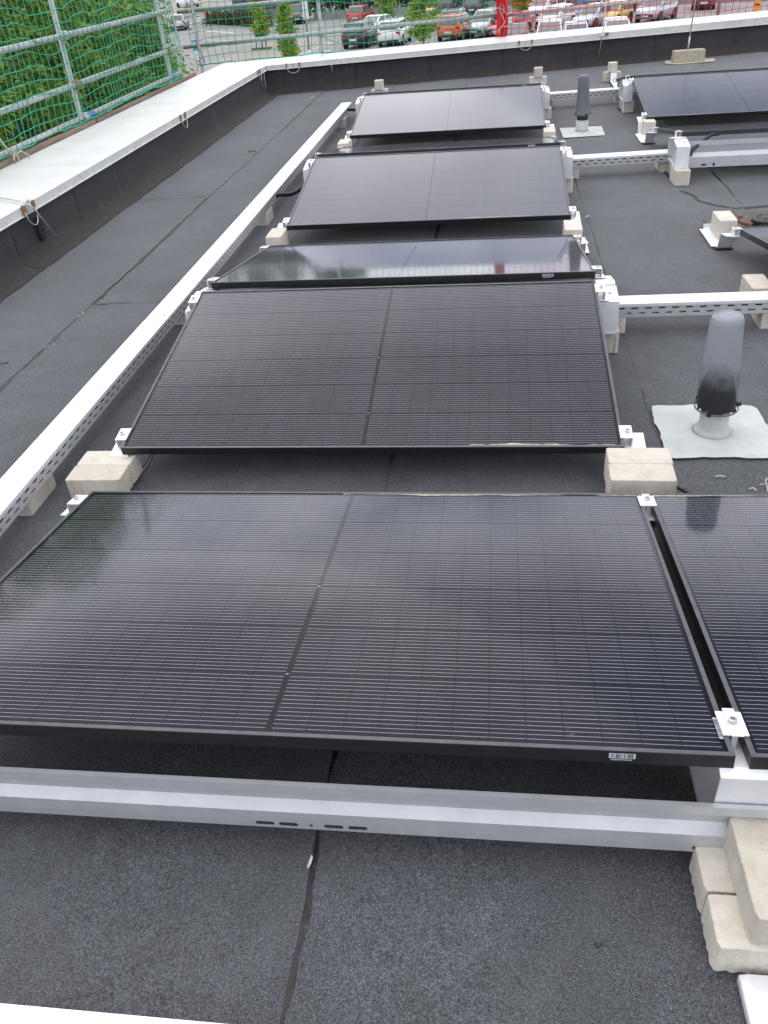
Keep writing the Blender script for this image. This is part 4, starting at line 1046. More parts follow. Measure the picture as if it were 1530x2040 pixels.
net('green safety net along the left roof edge, hung on scaffold tubes', (-2.39, 4.9, .42), (0, 1), 49, 17, M_GREEN, 3, wav=.016)
net('slack bunched piece of green net at the left photo edge', (-2.36, 3.6, .40), (0, 1), 22, 9, M_GREEN, 4, cell=0.07, wav=.05)
net('green safety net across the far roof edge in front of the car park', (-2.75, yS(-2.75)-.06, .36), (1, .2), 41, 17, M_GREEN, 5, wav=.014)
net('red safety net across the far roof edge on the right', (1.45, yS(1.45)-.06, .37), (1, .2), 70, 17, M_RED, 6, wav=.014)
# red bundle
rb = empty('bundled_net', (1.385, yS(1.385)-.08, .36)); tag(rb, 'bright red net end gathered into a thick hanging bundle, tied with rope', 'safety net')
m = MB(); rr = np.random.default_rng(8)
for k in range(34):
    a = k*2.4; rad = 0.066*math.sqrt((k+.5)/34)
    m.tube([(rad*math.cos(a)*(1+.25*math.sin(z*6+k)) + .02*math.sin(z*5), rad*math.sin(a)*(1+.3*math.cos(z*5+k)), z) for z in np.linspace(0, 1.7, 30)], 0.0125+rr.random()*.005, 5)
m.build('folds', M_RED, rb)
for z, s in ((.12, 1), (.34, -1)):
    MB().tube([(0.095*math.cos(t), 0.095*math.sin(t), z+s*.05*math.cos(t)+.02*math.sin(3*t)) for t in np.linspace(0, 6.28, 22)], 0.006, 6).build('tie_rope', M_ROPE, rb)
MB().tube([(.02, -.10, .3), (.04, -.105, .36), (.0, -.11, .42), (-.03, -.105, .36), (.0, -.11, .30), (.05, -.105, .2), (-.02, -.11, .12), (-.03, -.105, .05)], 0.0055, 6).build('tie_rope', M_ROPE, rb)
rp = empty('rope', (-2.36, 4.95, .42)); tag(rp, 'beige rope running up the edge of the left net, knotted at the lowest tube', 'rope')
MB().tube([(0, 0.42, -.02), (0.0, .34, .08), (.0, .18, .30), (.0, .02, .62), (0, -.10, 1.1), (0, -.14, 1.6)], 0.009, 6).build('line', M_ROPE, rp)
MB().tube([(0.02, 0.42, 0.02), (0.03, 0.36, -.03), (0.03, 0.38, -.09), (0.03, .44, -.08), (0.02, .44, 0.0), (0.03, .50, .01), (0.04, .56, -.03), (0.05, .58, -.10)], 0.006, 6).build('knot', M_ROPE, rp)
rp = empty('rope', (-2.50, 10.6, .36)); tag(rp, 'short beige rope end tied at the roof corner below the nets', 'rope')
MB().tube([(0, 0, .0), (.02, .02, .12), (-.12, .0, .16), (-.22, .1, .40), (-.26, .2, .8)], 0.007, 6).build('line', M_ROPE, rp)
rp = empty('rope', (-2.62, 11.0, .4)); tag(rp, 'long beige rope slanting up at the corner post', 'rope')
MB().tube([(0.08, .1, .0), (-.02, .2, .4), (-.16, .35, 1.2), (-.2, .4, 1.7)], 0.007, 6).build('line', M_ROPE, rp)

# ------------------------------------------------------------------ ground level
def m_asphalt(name, col, var=.18):
    m, nt, b = mat(name); v = geo_pos(nt)
    c = cramp(nt, noise(nt, v, 0.35, 5.0, 0.65), [(0.3, tuple(x*(1-var) for x in col)), (0.7, tuple(x*(1+var) for x in col))])
    c = mixc(nt, 0.5, c, cramp(nt, noise(nt, v, 6.0, 4.0, 0.7), [(0.3, (.8, .8, .8)), (0.7, (1.15, 1.15, 1.15))]), 'MULTIPLY')
    nt.links.new(c, b.inputs['Base Color']); b.inputs['Roughness'].default_value = 0.9
    return m
M_ASPH = m_asphalt('worn asphalt', (0.25, 0.245, 0.24)); M_PAVE = m_asphalt('beige paving', (0.30, 0.275, 0.24), .1)
M_MARK = simple('road paint', (0.62, 0.62, 0.60), 0.7, var=.15, scale=3)
M_KERB = simple('kerb stone', (0.34, 0.33, 0.31), 0.9)
gr = MB().add([(-600, -300, GZ), (600, -300, GZ), (600, 900, GZ), (-600, 900, GZ)], [(0, 1, 2, 3)]).build('ground', M_ASPH); tag(gr, kind='structure')
def flat(name, pts, z, mt, label=None):
    o = MB().add([(x, y, GZ+z) for x, y in pts], [tuple(range(len(pts)))]).build(name, mt); tag(o, kind='structure'); return o
flat('pavement', [(-19, 60), (-12, 59), (-11, 72), (-15, 82), (-17.5, 80)], .004, M_PAVE)
flat('pavement', [(-60, 121), (-36, 117.5), (-36, 160), (-90, 170)], .004, M_PAVE)
def kerb(a, b_, w=.15, h=.12):
    a, b_ = Vector(a), Vector(b_); d = (b_-a).normalized(); n = Vector((-d.y, d.x))*w
    m = MB().hexa([(a.x, a.y, GZ), (b_.x, b_.y, GZ), (b_.x+n.x, b_.y+n.y, GZ), (a.x+n.x, a.y+n.y, GZ)], [(a.x, a.y, GZ+h), (b_.x, b_.y, GZ+h), (b_.x+n.x, b_.y+n.y, GZ+h), (a.x+n.x, a.y+n.y, GZ+h)])
    tag(m.build('kerb', M_KERB), kind='structure')
kerb((-60, 121), (-36, 117.4)); kerb((-31.5, 102.6), (-20.8, 89.2)); kerb((-20.8, 89.2), (-15, 82)); kerb((-15, 82), (-11, 72))
U = Vector((0.18, .984)); V = Vector((.984, -.18))
def mark(a, b_, w=.12, z=.009):
    a, b_ = Vector(a), Vector(b_); d = (b_-a).normalized(); n = Vector((-d.y, d.x))*w/2
    o = MB().add([(a.x+n.x, a.y+n.y, GZ+z), (a.x-n.x, a.y-n.y, GZ+z), (b_.x-n.x, b_.y-n.y, GZ+z), (b_.x+n.x, b_.y+n.y, GZ+z)], [(0, 1, 2, 3)]).build('road_marking', M_MARK); tag(o, kind='structure')
mark((-28.9, 94.5), (-23.7, 88.4), .35); mark((-35.3, 111.5), (-35.2, 116.5), .3); mark((-34, 106), (-33.5, 110), .3); mark((-25.1, 83), (-20.5, 79.5), .25)
for k in range(-4, 12):
    b_ = Vector((-3.5, 88.2)) + V*(2.55*k); mark(b_, b_ + U*4.8)
for k in range(-3, 9):
    b_ = Vector((-7.4, 66.6)) + V*(2.55*k); mark(b_, b_ + U*4.8)

# ------------------------------------------------------------------ foliage
def m_leaf(name, a, b_, tr=.25, clump=1.6):
    m, nt, b = mat(name)
    rnd = N(nt, 'ShaderNodeNewGeometry').outputs['Random Per Island']
    hue_shade = math_node(nt, 'ADD', math_node(nt, 'MULTIPLY', rnd, 0.45), math_node(nt, 'MULTIPLY', noise(nt, geo_pos(nt), clump, 2.0, .5), 1.1))  # dark clumps paint the shaded gaps, besides natural leaf hues
    c = cramp(nt, math_node(nt, 'SUBTRACT', hue_shade, 0.28), [(0.18, a), (0.50, tuple(x*.62+y*.38 for x, y in zip(a, b_))), (0.78, b_)])
    nt.links.new(c, b.inputs['Base Color']); b.inputs['Roughness'].default_value = 0.55
    o = nt.nodes['Material Output']; t = N(nt, 'ShaderNodeBsdfTranslucent'); nt.links.new(c, t.inputs['Color'])
    mx = N(nt, 'ShaderNodeMixShader'); mx.inputs[0].default_value = tr
    nt.links.new(b.outputs[0], mx.inputs[1]); nt.links.new(t.outputs[0], mx.inputs[2]); nt.links.new(mx.outputs[0], o.inputs[0])
    return m
M_LEAFBIG = m_leaf('large tree leaves', (0.026, 0.105, 0.012), (0.34, 0.50, 0.052))
M_LEAFYOUNG = m_leaf('young tree leaves', (0.12, 0.24, 0.018), (0.42, 0.50, 0.05), .3)
M_LEAFHEDGE = m_leaf('hedge leaves', (0.020, 0.055, 0.012), (0.085, 0.12, 0.025))
M_LEAFBROWN = m_leaf('brownish hedge leaves', (0.03, 0.05, 0.015), (0.13, 0.10, 0.045))
M_BARK = simple('bark', (0.11, 0.085, 0.065), 0.9, var=.3, scale=15)
def leaves(name, clumps, n, size, mt, parent, seed, droop=.6, aspect=.36):
    """clumps: (centre xyz, radius xyz); n leaves of given length spread over them"""
    r = np.random.default_rng(seed)
    C = np.array([c for c, _ in clumps]); Rd = np.array([q for _, q in clumps]); wt = np.prod(Rd, axis=1)**.66; wt /= wt.sum()
    k = r.choice(len(C), n, p=wt); d = r.normal(size=(n, 3)); d /= np.linalg.norm(d, axis=1)[:, None]
    rad = r.random(n)**.33
    P = C[k] + d*rad[:, None]*Rd[k]
    ax = r.normal(size=(n, 3)); ax[:, 2] = ax[:, 2]*.4 - droop; ax += d*.5; ax /= np.linalg.norm(ax, axis=1)[:, None]
    sd = np.cross(ax, r.normal(size=(n, 3))); sd /= np.linalg.norm(sd, axis=1)[:, None]
    L = size*(.6+.8*r.random(n)); Wd = L*aspect
    base = P; tip = P + ax*L[:, None]; mid = P + ax*(L*.45)[:, None]
    vs = np.stack([base, mid + sd*(Wd/2)[:, None], tip, mid - sd*(Wd/2)[:, None]], 1).reshape(-1, 3)
    me = bpy.data.meshes.new(name); me.vertices.add(4*n); me.vertices.foreach_set('co', vs.ravel())
    me.loops.add(4*n); me.loops.foreach_set('vertex_index', np.arange(4*n)); me.polygons.add(n)
    me.polygons.foreach_set('loop_start', np.arange(n)*4); me.polygons.foreach_set('loop_total', np.full(n, 4)); me.update(); me.validate()
    me.materials.append(mt); return obj(name, me, None, parent)
def tree(label, loc, H, crown_z, rx, n, size, mt, seed, nb=60, group=None, trunk_r=.12, clump=.28, shape='round', name='leafy_tree', aspect=.36, droop=.6):
    r = random.Random(seed); t = empty(name, loc); tag(t, label, 'tree', group)
    zc = (crown_z + H)/2; rz = (H-crown_z)/2; cl = []
    trunk = MB(); lean = (r.uniform(-.04, .04), r.uniform(-.04, .04))
    trunk.tube([(lean[0]*z, lean[1]*z, z) for z in np.linspace(0, H*.85, 8)], [trunk_r*(1-.8*i/7) for i in range(8)], 8)
    for k in range(nb):
        a = r.uniform(0, 6.283); h = r.uniform(-1, 1)
        prof = math.sqrt(max(0, 1-h*h)) if shape == 'round' else (1-abs(h+.35)*.62 if h > -.35 else 1-abs(h+.35)*.5)
        rad = rx*max(.15, prof)*math.sqrt(r.uniform(.2, 1))*r.uniform(.85, 1.12)
        c = (rad*math.cos(a), rad*math.sin(a), zc + h*rz); s = clump*r.uniform(.6, 1.35)
        cl.append((c, (s, s, s*.85)))
        if k % 3 == 0:
            z0 = max(crown_z*.7, c[2]-.5*rad-.1); trunk.tube([(lean[0]*z0, lean[1]*z0, z0), (c[0]*.5, c[1]*.5, (z0+c[2])/2+.05), c], [trunk_r*.35, trunk_r*.2, trunk_r*.06], 5)
    trunk.build('trunk', M_BARK, t)
    leaves('crown', cl, n, size, mt, t, seed, droop, aspect); return t
# the big tree mass beside the building, behind the left net
big = [((-6.1, 7.6), 8.6, 2.6), ((-6.5, 11.3), 9.2, 2.7), ((-7.2, 15.0), 9.0, 2.6), ((-6.6, 17.0), 6.4, 1.65)]
bl = ['tall dense green tree behind the near part of the left net', 'tall dense green tree behind the middle scaffold post of the left net', 'tall dense green tree behind the far part of the left net', 'lower green tree at the far end of the left net, beside the street']
for i, ((x, y), H, rx) in enumerate(big):
    tree(bl[i], (x, y, GZ), H, .6, rx, 62000, .110, M_LEAFBIG, 50+i, 150, 'dense trees beside the building', .16, .46, aspect=.36, droop=.4)
tree('small leafy shrub below the roof corner, seen through both nets', (-7.3, 20.0, GZ), 3.9, .2, 1.1, 6000, .13, M_LEAFBIG, 61, 50, 'dense trees beside the building', .06, .4, name='leafy_shrub')
# young trees in the car park
yt = [((-16.85, 71.4), 3.9, .62, 'narrow young tree with a staked trunk on the street corner'), ((-12.35, 60.6), 3.6, .72, 'bright young tree just left of the far scaffold post'),
      ((-8.6, 86.5), 3.9, .80, 'slim young tree between the red hatchback and the black cars'), ((-3.6, 64.0), 4.6, 1.0, 'wide bright young tree in front of the yellow and orange cars'), ((3.2, 72.6), 4.3, .70, 'narrow young tree right of the red bundled net')]
for i, ((x, y), H, rx, lab) in enumerate(yt):
    tree(lab, (x, y, GZ), H, 1.0 if i == 0 else .5, rx, 3600, .19, M_LEAFYOUNG, 70+i, 46, 'young trees in the car park', .055, .30, 'spindle', 'young_tree', .5, .2)
st = empty('tree_stake', (-16.85, 71.1, GZ)); tag(st, 'dark wooden support frame round the trunk of the young street-corner tree', 'tree stake')
for s in (-1, 1): MB().tube([(.42*s, 0, 0), (.28*s, .1, 1.3)], .04, 6).build('pole', M_BARK, st)
MB().box((-.75, -.35, 0), (.75, .35, .10)).build('base_frame', M_BARK, st); MB().box((-.36, -.02, .95), (.36, .04, 1.02)).build('crossbar', M_BARK, st)
def hedge(label, a, b_, h, w, n, size, mt, seed, z0=0.0, per=.5):
    a, b_ = Vector(a), Vector(b_); L = (b_-a).length; k = int(L/per); r = random.Random(seed); t = empty('hedge', (a.x, a.y, GZ+z0)); tag(t, label, 'hedge'); cl = []
    d = (b_-a).normalized(); nn = Vector((-d.y, d.x))
    for i in range(k):
        for lv in range(max(1, int(h/.55))):
            p = d*(i*per + r.uniform(-.2, .2)) + nn*r.uniform(-w/2, w/2); s = r.uniform(.32, .6)
            cl.append(((p.x, p.y, .25 + lv*.55 + r.uniform(-.15, .2)), (s, s, s)))
    m = MB(); 
    for i in range(0, k, 3): p = d*(i*per); m.tube([(p.x, p.y, 0), (p.x+.1, p.y, h*.7)], .05, 5)
    m.build('stems', M_BARK, t); leaves('foliage', cl, n, size, mt, t, seed, .1, .6); return t
hedge('low brownish hedge along the street corner, upper left', (-30.0, 102.6), (-20.6, 92.4), 1.3, 1.6, 9000, .20, M_LEAFBROWN, 91)
hedge('tall dark green hedge on the retaining wall behind the parked cars', (-20.5, 99.6), (7.5, 95.3), 3.4, 2.2, 26000, .26, M_LEAFHEDGE, 92, .6)
# retaining wall of concrete panels
M_WALL = simple('grey concrete wall', (0.25, 0.24, 0.225), 0.9, var=.25, scale=1.3)
rw = empty('retaining_wall', (-17.5, 97.3, GZ)); tag(rw, 'low grey concrete retaining wall behind the parked cars', 'wall')
wp = [Vector((-17.5, 97.3)), Vector((2.5, 94.2)), Vector((12.0, 88.5)), Vector((26.0, 82.3)), Vector((40, 78))]
for i in range(len(wp)-1):
    d = wp[i+1]-wp[i]; n = max(1, int(d.length/2.5)); t = d.normalized(); nn = Vector((-t.y, t.x))*.25
    for k in range(n):
        a = wp[i] + d*(k/n) + t*.012 - wp[0]; b_ = wp[i] + d*((k+1)/n) - t*.012 - wp[0]; h = .72 if i == 0 else .95
        MB().hexa([(a.x, a.y, 0), (b_.x, b_.y, 0), (b_.x+nn.x, b_.y+nn.y, 0), (a.x+nn.x, a.y+nn.y, 0)], [(a.x, a.y, h), (b_.x, b_.y, h), (b_.x+nn.x, b_.y+nn.y, h), (a.x+nn.x, a.y+nn.y, h)]).build('wall_panel', M_WALL, rw)
hedge('tall dark thicket added behind the dense trees beside the building to darken their gaps', (-11.0, 2.0), (-11.0, 30.0), 6.2, 2.5, 25000, .24, M_LEAFHEDGE, 93, 0.0)  # thicket added as a dark backing for the gaps in the trees
# taller trees farther back (above the frame, seen as reflections)
for i, (x, y, H, rx) in enumerate(((-34, 128, 17, 6.5), (-24, 136, 12, 4.5))):
    tree('tall tree beyond the street, %s' % ('far left behind the hedge', 'right of the tallest one behind the hedge')[i], (x, y, GZ), H, 3, rx, 9000, .6, M_LEAFHEDGE, 120+i, 60, 'tall trees beyond the street', .35, 1.5)

# dark lawn added under the trees, so the foliage gaps look dark
M_LAWN = simple('shaded grass', (0.030, 0.055, 0.014), .95, var=.4, scale=3)
flat('lawn', [(-2.6, -6), (-2.6, 14), (-5.5, 22.5), (-10, 22.5), (-14, -6)], .004, M_LAWN)
# ------------------------------------------------------------------ cars
def paint(name, col, metal=.25):
    m, nt, b = mat('car paint ' + name); b.inputs['Base Color'].default_value = col + (1,); b.inputs['Metallic'].default_value = metal
    b.inputs['Roughness'].default_value = .32; b.inputs['Coat Weight'].default_value = .8; b.inputs['Coat Roughness'].default_value = .06
    return m
PAINT = {k: paint(k, c, mt) for k, c, mt in (('navy', (.012, .016, .032), .3), ('white', (.74, .74, .74), 0), ('yellow', (.62, .43, .03), 0), ('orange', (.55, .11, .025), .1), ('silver', (.42, .44, .47), .6),
    ('black', (.012, .012, .014), .2), ('red', (.50, .018, .022), .05), ('grey', (.13, .135, .14), .5), ('ice', (.40, .50, .58), .4), ('darkred', (.10, .015, .03), .2), ('gold', (.60, .40, .07), .1))}
M_CARGLASS, _nt, _b = mat('car glass'); _b.inputs['Base Color'].default_value = (.075, .085, .092, 1); _b.inputs['Roughness'].default_value = .10; _b.inputs['Specular IOR Level'].default_value = 1.0  # glass base lightened: some of the sky reflection is put into the colour
M_TYRE = simple('tyre', (.016, .016, .017), .8); M_RIM = simple('wheel rim', (.42, .43, .44), .35, .7); M_TAIL = simple('tail lamp', (.42, .012, .015), .25); M_HEAD = simple('head lamp', (.60, .62, .64), .15)
M_PLATE = simple('number plate', (.66, .66, .64), .5); M_TRIM = simple('dark trim', (.022, .022, .024), .6)
CS = {  # L, W, H, belt, hood z, wind base, roof front, roof rear, tail top, tail bottom x
 'hatch': (4.05, 1.74, 1.47, .93, .86, .95, .25, -1.52, -1.93), 'suv': (4.45, 1.84, 1.62, 1.05, 1.0, 1.05, .40, -1.78, -2.12), 'sedan': (4.6, 1.80, 1.44, .93, .86, .85, .15, -1.05, -1.75),
 'wagon': (4.6, 1.80, 1.48, .94, .87, 1.0, .3, -1.80, -2.2), 'van': (4.5, 1.80, 1.72, 1.04, .97, 1.40, .80, -1.95, -2.15), 'city': (3.6, 1.66, 1.50, .92, .85, .95, .35, -1.32, -1.70)}
def car(label, xy, toward, kind, col, yaw=0.0, rails=False):
    L, Wd, H, belt, hood, wb, rf, rr_, tt = CS[kind]; hl, hw = L/2, Wd/2
    ang = math.atan2(U.y, U.x) + (math.pi if toward else 0) + R(yaw); h = Vector((math.cos(ang), math.sin(ang)))
    near = Vector(xy); away = U if not toward else U; c = near + Vector((math.cos(ang), math.sin(ang)))*(hl if not toward else -hl)
    t = empty('parked_car', (c.x, c.y, GZ), (0, 0, ang)); tag(t, label, 'car', 'cars in the car park'); P = PAINT[col]
    # body shell: rings along x
    st = [(-hl, .42, belt*.72, .80), (-hl+.08, .30, belt*.95, .93), (-hl+.35, .24, belt, 1.0), (-.9, .20, belt, 1.0), (.2, .20, belt, 1.0), (wb, .20, belt*.99, 1.0), (wb+.35, .21, hood, .99), (hl-.42, .24, hood*.94, .95), (hl-.10, .30, hood*.80, .86), (hl, .38, hood*.62, .74)]
    m = MB(); rings = []
    for (x, zb, zt, k) in st:
        w = hw*k; zm = zb + (zt-zb)*.52
        rings.append([(x, -w*.86, zb), (x, -w*.97, zb+.10), (x, -w, zm), (x, -w*.985, zt-.10), (x, -w*.90, zt-.01), (x, 0, zt+.02), (x, w*.90, zt-.01), (x, w*.985, zt-.10), (x, w, zm), (x, w*.97, zb+.10), (x, w*.86, zb)])
    n = len(rings[0]); vs = [p for q in rings for p in q]
    fs = [(i*n+k, i*n+(k+1) % n, (i+1)*n+(k+1) % n, (i+1)*n+k) for i in range(len(rings)-1) for k in range(n)] + [tuple(range(n))[::-1], tuple(range((len(rings)-1)*n, len(rings)*n))]
    m.add(vs, [f[::-1] for f in fs], True); body = m.build('body', P, t)
    # cabin
    bw, tw = hw*.97, hw*.79; bz = belt-.03
    B = [(tt, -bw*.93, bz), (wb, -bw*.93, bz), (wb, bw*.93, bz), (tt, bw*.93, bz)]; T = [(rr_, -tw, H-.05), (rf, -tw, H-.04), (rf, tw, H-.04), (rr_, tw, H-.05)]
    m = MB(); m.hexa(B, T); m.hexa(T, [(rr_+.15, -tw*.8, H-.005), (rf-.2, -tw*.8, H), (rf-.2, tw*.8, H), (rr_+.15, tw*.8, H-.005)])
    cab = m.build('cabin', P, t); bevel(cab, .05, 2)
    def pane(name, q, ins=.86, off=.012):
        q = [Vector(p) for p in q]; cc = sum(q, Vector())/4; nr = (q[1]-q[0]).cross(q[3]-q[0]).normalized()
        if nr.dot(cc - Vector((-.3, 0, 1.0))) < 0: nr = -nr
        mm = MB(); v0 = [cc + (p-cc)*ins + nr*off for p in q]; v1 = [p - nr*.03 for p in v0]; mm.hexa(v1, v0); mm.build(name, M_CARGLASS, t)
    pane('windscreen', (B[1], B[2], T[2], T[1])); pane('rear_window', (B[3], B[0], T[0], T[3]), .82)
    for s in (0, 1):
        b0, b1, t0, t1 = (B[0], B[1], T[0], T[1]) if s == 0 else (B[3], B[2], T[3], T[2])
        b0, b1, t0, t1 = map(Vector, (b0, b1, t0, t1)); k = .50
        bm, tm = b0.lerp(b1, k), t0.lerp(t1, k)
        pane('side_window', (b0.lerp(b1, .06), bm, tm, t0.lerp(t1, .02)), .86); pane('side_window', (bm, b1.lerp(b0, .06), t1.lerp(t0, .02), tm), .86)
    for sx in (-hl*.62, hl*.63):
        for s in (-1, 1):
            Mx = Matrix.Translation((sx, s*(hw-.10), .32)) @ Matrix.Rotation(math.pi/2, 4, 'X')
            mm = MB().lathe([(.20, -.11), (.32, -.11), (.33, -.06), (.33, .06), (.32, .11), (.20, .11)], 18); mm.v = [tuple(Mx @ Vector(p)) for p in mm.v]; w = mm.build('wheel', M_TYRE, t)
            mm = MB().lathe([(.21, -.112), (.20, -.118), (.20, .118), (.21, .112)], 14); mm.v = [tuple(Mx @ Vector(p)) for p in mm.v]; mm.build('rim', M_RIM, w)
            mm = MB(); mm.lathe([(.39, -.03), (.39, .012)], 18); mm.v = [tuple(Matrix.Translation((sx, s*(hw-.012), .35)) @ Matrix.Rotation(math.pi/2, 4, 'X') @ Vector(p)) for p in mm.v]; mm.build('wheel_arch', M_TRIM, t)
    for s in (-1, 1):
        MB().box((-hl+.02, min(s*hw*.60, s*hw*.93), belt*.70), (-hl+.20, max(s*hw*.60, s*hw*.93), belt*.90)).build('tail_lamp', M_TAIL, t)
        MB().box((hl-.34, min(s*hw*.52, s*hw*.86), hood*.66), (hl-.035, max(s*hw*.52, s*hw*.86), hood*.84)).build('head_lamp', M_HEAD, t)
        MB().box((wb-.25, min(s*hw*.97, s*(hw+.16)), belt+.02), (wb-.10, max(s*hw*.97, s*(hw+.16)), belt+.15)).build('mirror', P, t)
        if rails: MB().tube([(rr_+.1, s*tw*.9, H-.02), (rr_+.2, s*tw*.9, H+.05), (rf-.2, s*tw*.9, H+.05), (rf-.05, s*tw*.9, H-.02)], .02, 6).build('roof_rail', M_RIM, t)
    MB().box((-hl-.03, -.27, belt*.50), (-hl+.06, .27, belt*.63)).build('number_plate', M_PLATE, t); MB().box((hl-.08, -.27, .42), (hl+.02, .27, .53)).build('number_plate', M_PLATE, t)
    MB().box((-hl-.02, -hw*.78, .30), (-hl+.20, hw*.78, .44)).build('bumper', M_TRIM, t); MB().box((hl-.22, -hw*.70, .40), (hl+.006, hw*.70, .60)).build('grille', M_TRIM, t)
    return t
for a in (
 ('navy blue estate seen from behind with silver roof rails, left of the white crossover', (-8.9, 66.4), 0, 'suv', 'navy', 0, True),
 ('white crossover seen from behind, next to the navy estate', (-6.3, 66.3), 0, 'suv', 'white', 4),
 ('orange off-roader seen from behind, right of the wide young tree', (-2.1, 67.2), 0, 'suv', 'orange', -4),
 ('silver people carrier facing the camera, right of the orange off-roader', (-.25, 68.0), 1, 'van', 'silver', -20),
 ('bright yellow car half hidden by the wide young tree', (-4.6, 77.6), 0, 'hatch', 'yellow'),
 ('dark car with pale roof rails behind the orange off-roader', (-2.3, 74.2), 0, 'wagon', 'grey', 0, True),
 ('red car half hidden by the bundled red net', (1.3, 67.0), 1, 'hatch', 'red', -20),
 ('dark wine-coloured car whose roof shows just above the far coping', (2.59, 57.86), 1, 'sedan', 'darkred', 10),
 ('grey saloon facing the camera, low above the coping right of the red bundle', (4.54, 58.12), 1, 'sedan', 'silver', 6),
 ('white hatchback facing the camera behind the grey saloon', (4.75, 70.4), 1, 'hatch', 'white', -20),
 ('white van-like car in the second row right of the narrow young tree', (4.3, 78.6), 1, 'van', 'white', -20),
 ('pale icy blue car facing the camera under the blue parking sign', (7.35, 69.0), 1, 'hatch', 'ice', -20),
 ('silver-blue open car in front of the icy blue one', (6.02, 55.44), 1, 'city', 'ice', 8),
 ('small golden yellow car facing the camera, right half of the car park', (9.15, 70.4), 1, 'city', 'gold', -20),
 ('silver estate facing the camera at the right end of the near row', (12.1, 70.9), 1, 'suv', 'silver', -20),
 ('white car roof low between the golden and the silver car', (8.53, 56.26), 1, 'hatch', 'white', 8),
 ('black off-roader seen from behind, left one of the pair at the wall', (-3.5, 89.0), 0, 'suv', 'black', 0, True),
 ('black hatchback seen from behind, right one of the pair at the wall', (-.95, 88.2), 0, 'hatch', 'black'),
 ('dark grey car at the wall left of the blue parking sign', (6.5, 86.2), 0, 'suv', 'grey'),
 ('black car at the wall just behind the blue parking sign', (9.1, 81.2), 0, 'hatch', 'black'),
 ('dark red car near the upper right with bright tail lamps', (17.7, 78.2), 0, 'hatch', 'darkred'),
 ('small black car with an orange tail behind the golden car', (11.9, 80.6), 0, 'city', 'black'),
 ('black van half hidden by a young tree, upper left', (-18.4, 93.2), 1, 'van', 'black', 25),
 ('grey car driving away on the street at the upper left', (-31.8, 96.0), 0, 'hatch', 'silver', 22),
 ('red hatchback seen from behind, alone at the wall', (-11.85, 88.2), 0, 'hatch', 'red'),
 ('white car behind the navy estate, only roof and bonnet in view', (-9.6, 74.0), 1, 'sedan', 'white', -20),
 ('pale car roof peeking over the coping next to the second young tree', (-9.0, 49.2), 0, 'hatch', 'ice'),
 ('white car on the far pavement at the upper left', (-44.0, 142.0), 0, 'van', 'white', 60)):
    car(*a)

# ------------------------------------------------------------------ street furniture
M_BLUE = simple('sign blue', (.03, .22, .62), .5); M_WHITE = simple('sign white', (.72, .72, .72), .5); M_ORANGE = simple('sign orange', (.75, .22, .02), .5); M_POST = simple('grey post', (.32, .33, .34), .5, .4)
def signpost(label, xy, h, plates, r=.035, rz=0, cat='sign'):
    t = empty('sign_post', (xy[0], xy[1], GZ), (0, 0, R(rz))); tag(t, label, cat); MB().tube([(0, 0, 0), (0, 0, h)], r, 8).build('post', M_POST, t)
    for (x, z, w, hh, mt, marks) in plates:
        s = bevel(MB().box((x-w/2, -.05, z-hh/2), (x+w/2, -.038, z+hh/2)).build('plate', mt, t), .004, 1)
        m = MB()
        for (a, b_, c_, d_) in marks: m.box((x+a-c_/2, -.055, z+b_-d_/2), (x+a+c_/2, -.0505, z+b_+d_/2))
        if marks: m.build('symbol', M_WHITE if mt is M_BLUE else M_INK, s)
    return t
PM = [(-.10, 0, .05, .40), (.0, .17, .17, .05), (.08, .10, .05, .16), (.0, .03, .17, .05)]
signpost('blue and white parking notice on a post at the roof corner', (-19.3, 62.7), 2.0, [(0, 1.25, .52, .62, M_BLUE, [(-.14, .14, .10, .12), (.08, .18, .14, .08), (-.05, -.02, .10, .10), (.14, -.05, .10, .12)]), (0, .60, .52, .50, M_WHITE, [(-.12, .12, .16, .03), (-.12, .02, .16, .03), (.13, .12, .14, .03), (.13, .0, .14, .03)]), (0, .28, .52, .08, M_BLUE, [])], rz=15)
signpost('blue parking sign on a post above the icy blue car', (7.6, 71.6), 3.2, [(0, 2.55, .60, .60, M_BLUE, PM), (0, 1.72, .60, .22, M_BLUE, [])])
signpost('tall lamp post carrying a white vertical board, left of the far scaffold post', (-12.6, 68.6), 6.5, [(.05, 2.55, .42, 1.25, M_WHITE, [])], .07)
signpost('orange notice high above the narrow street-corner tree', (-20.3, 88), 4.6, [(0, 4.1, .9, .9, M_ORANGE, [])])
signpost('white panel beside the bundled red net', (2.05, 60.5), 1.9, [(0, 1.35, .62, 1.0, M_WHITE, [])])
signpost('slim grey lamp post at the upper right', (17.4, 71.5), 6.0, [], .12, cat='lamp post')
op = empty('marker_post', (20.1, 71.6, GZ)); tag(op, 'bright orange marker post with a dark band at the upper right edge', 'post')
MB().box((-.16, -.16, 0), (.16, .16, 2.4)).build('column', simple('orange post', (.80, .30, .01), .5), op); MB().box((-.165, -.165, .62), (.165, .165, .72)).build('band', M_TRIM, op)
for i, (x, y) in enumerate(((-27.9, 88.3), (-27.0, 87.5))):
    b_ = empty('bollard', (x, y, GZ)); tag(b_, ('left', 'right')[i] + ' one of two thin red and white bollards on the street corner', 'bollard', 'red and white bollards')
    MB().tube([(0, 0, 0), (0, 0, .9)], .06, 8).build('column', M_WHITE, b_); MB().tube([(0, 0, .45), (0, 0, .72)], .063, 8).build('band', M_TAIL, b_)
kb = empty('kiosk', (-27.2, 106.5, GZ)); tag(kb, 'dark blue-grey flat-roofed shelter behind the low hedge', 'shelter')
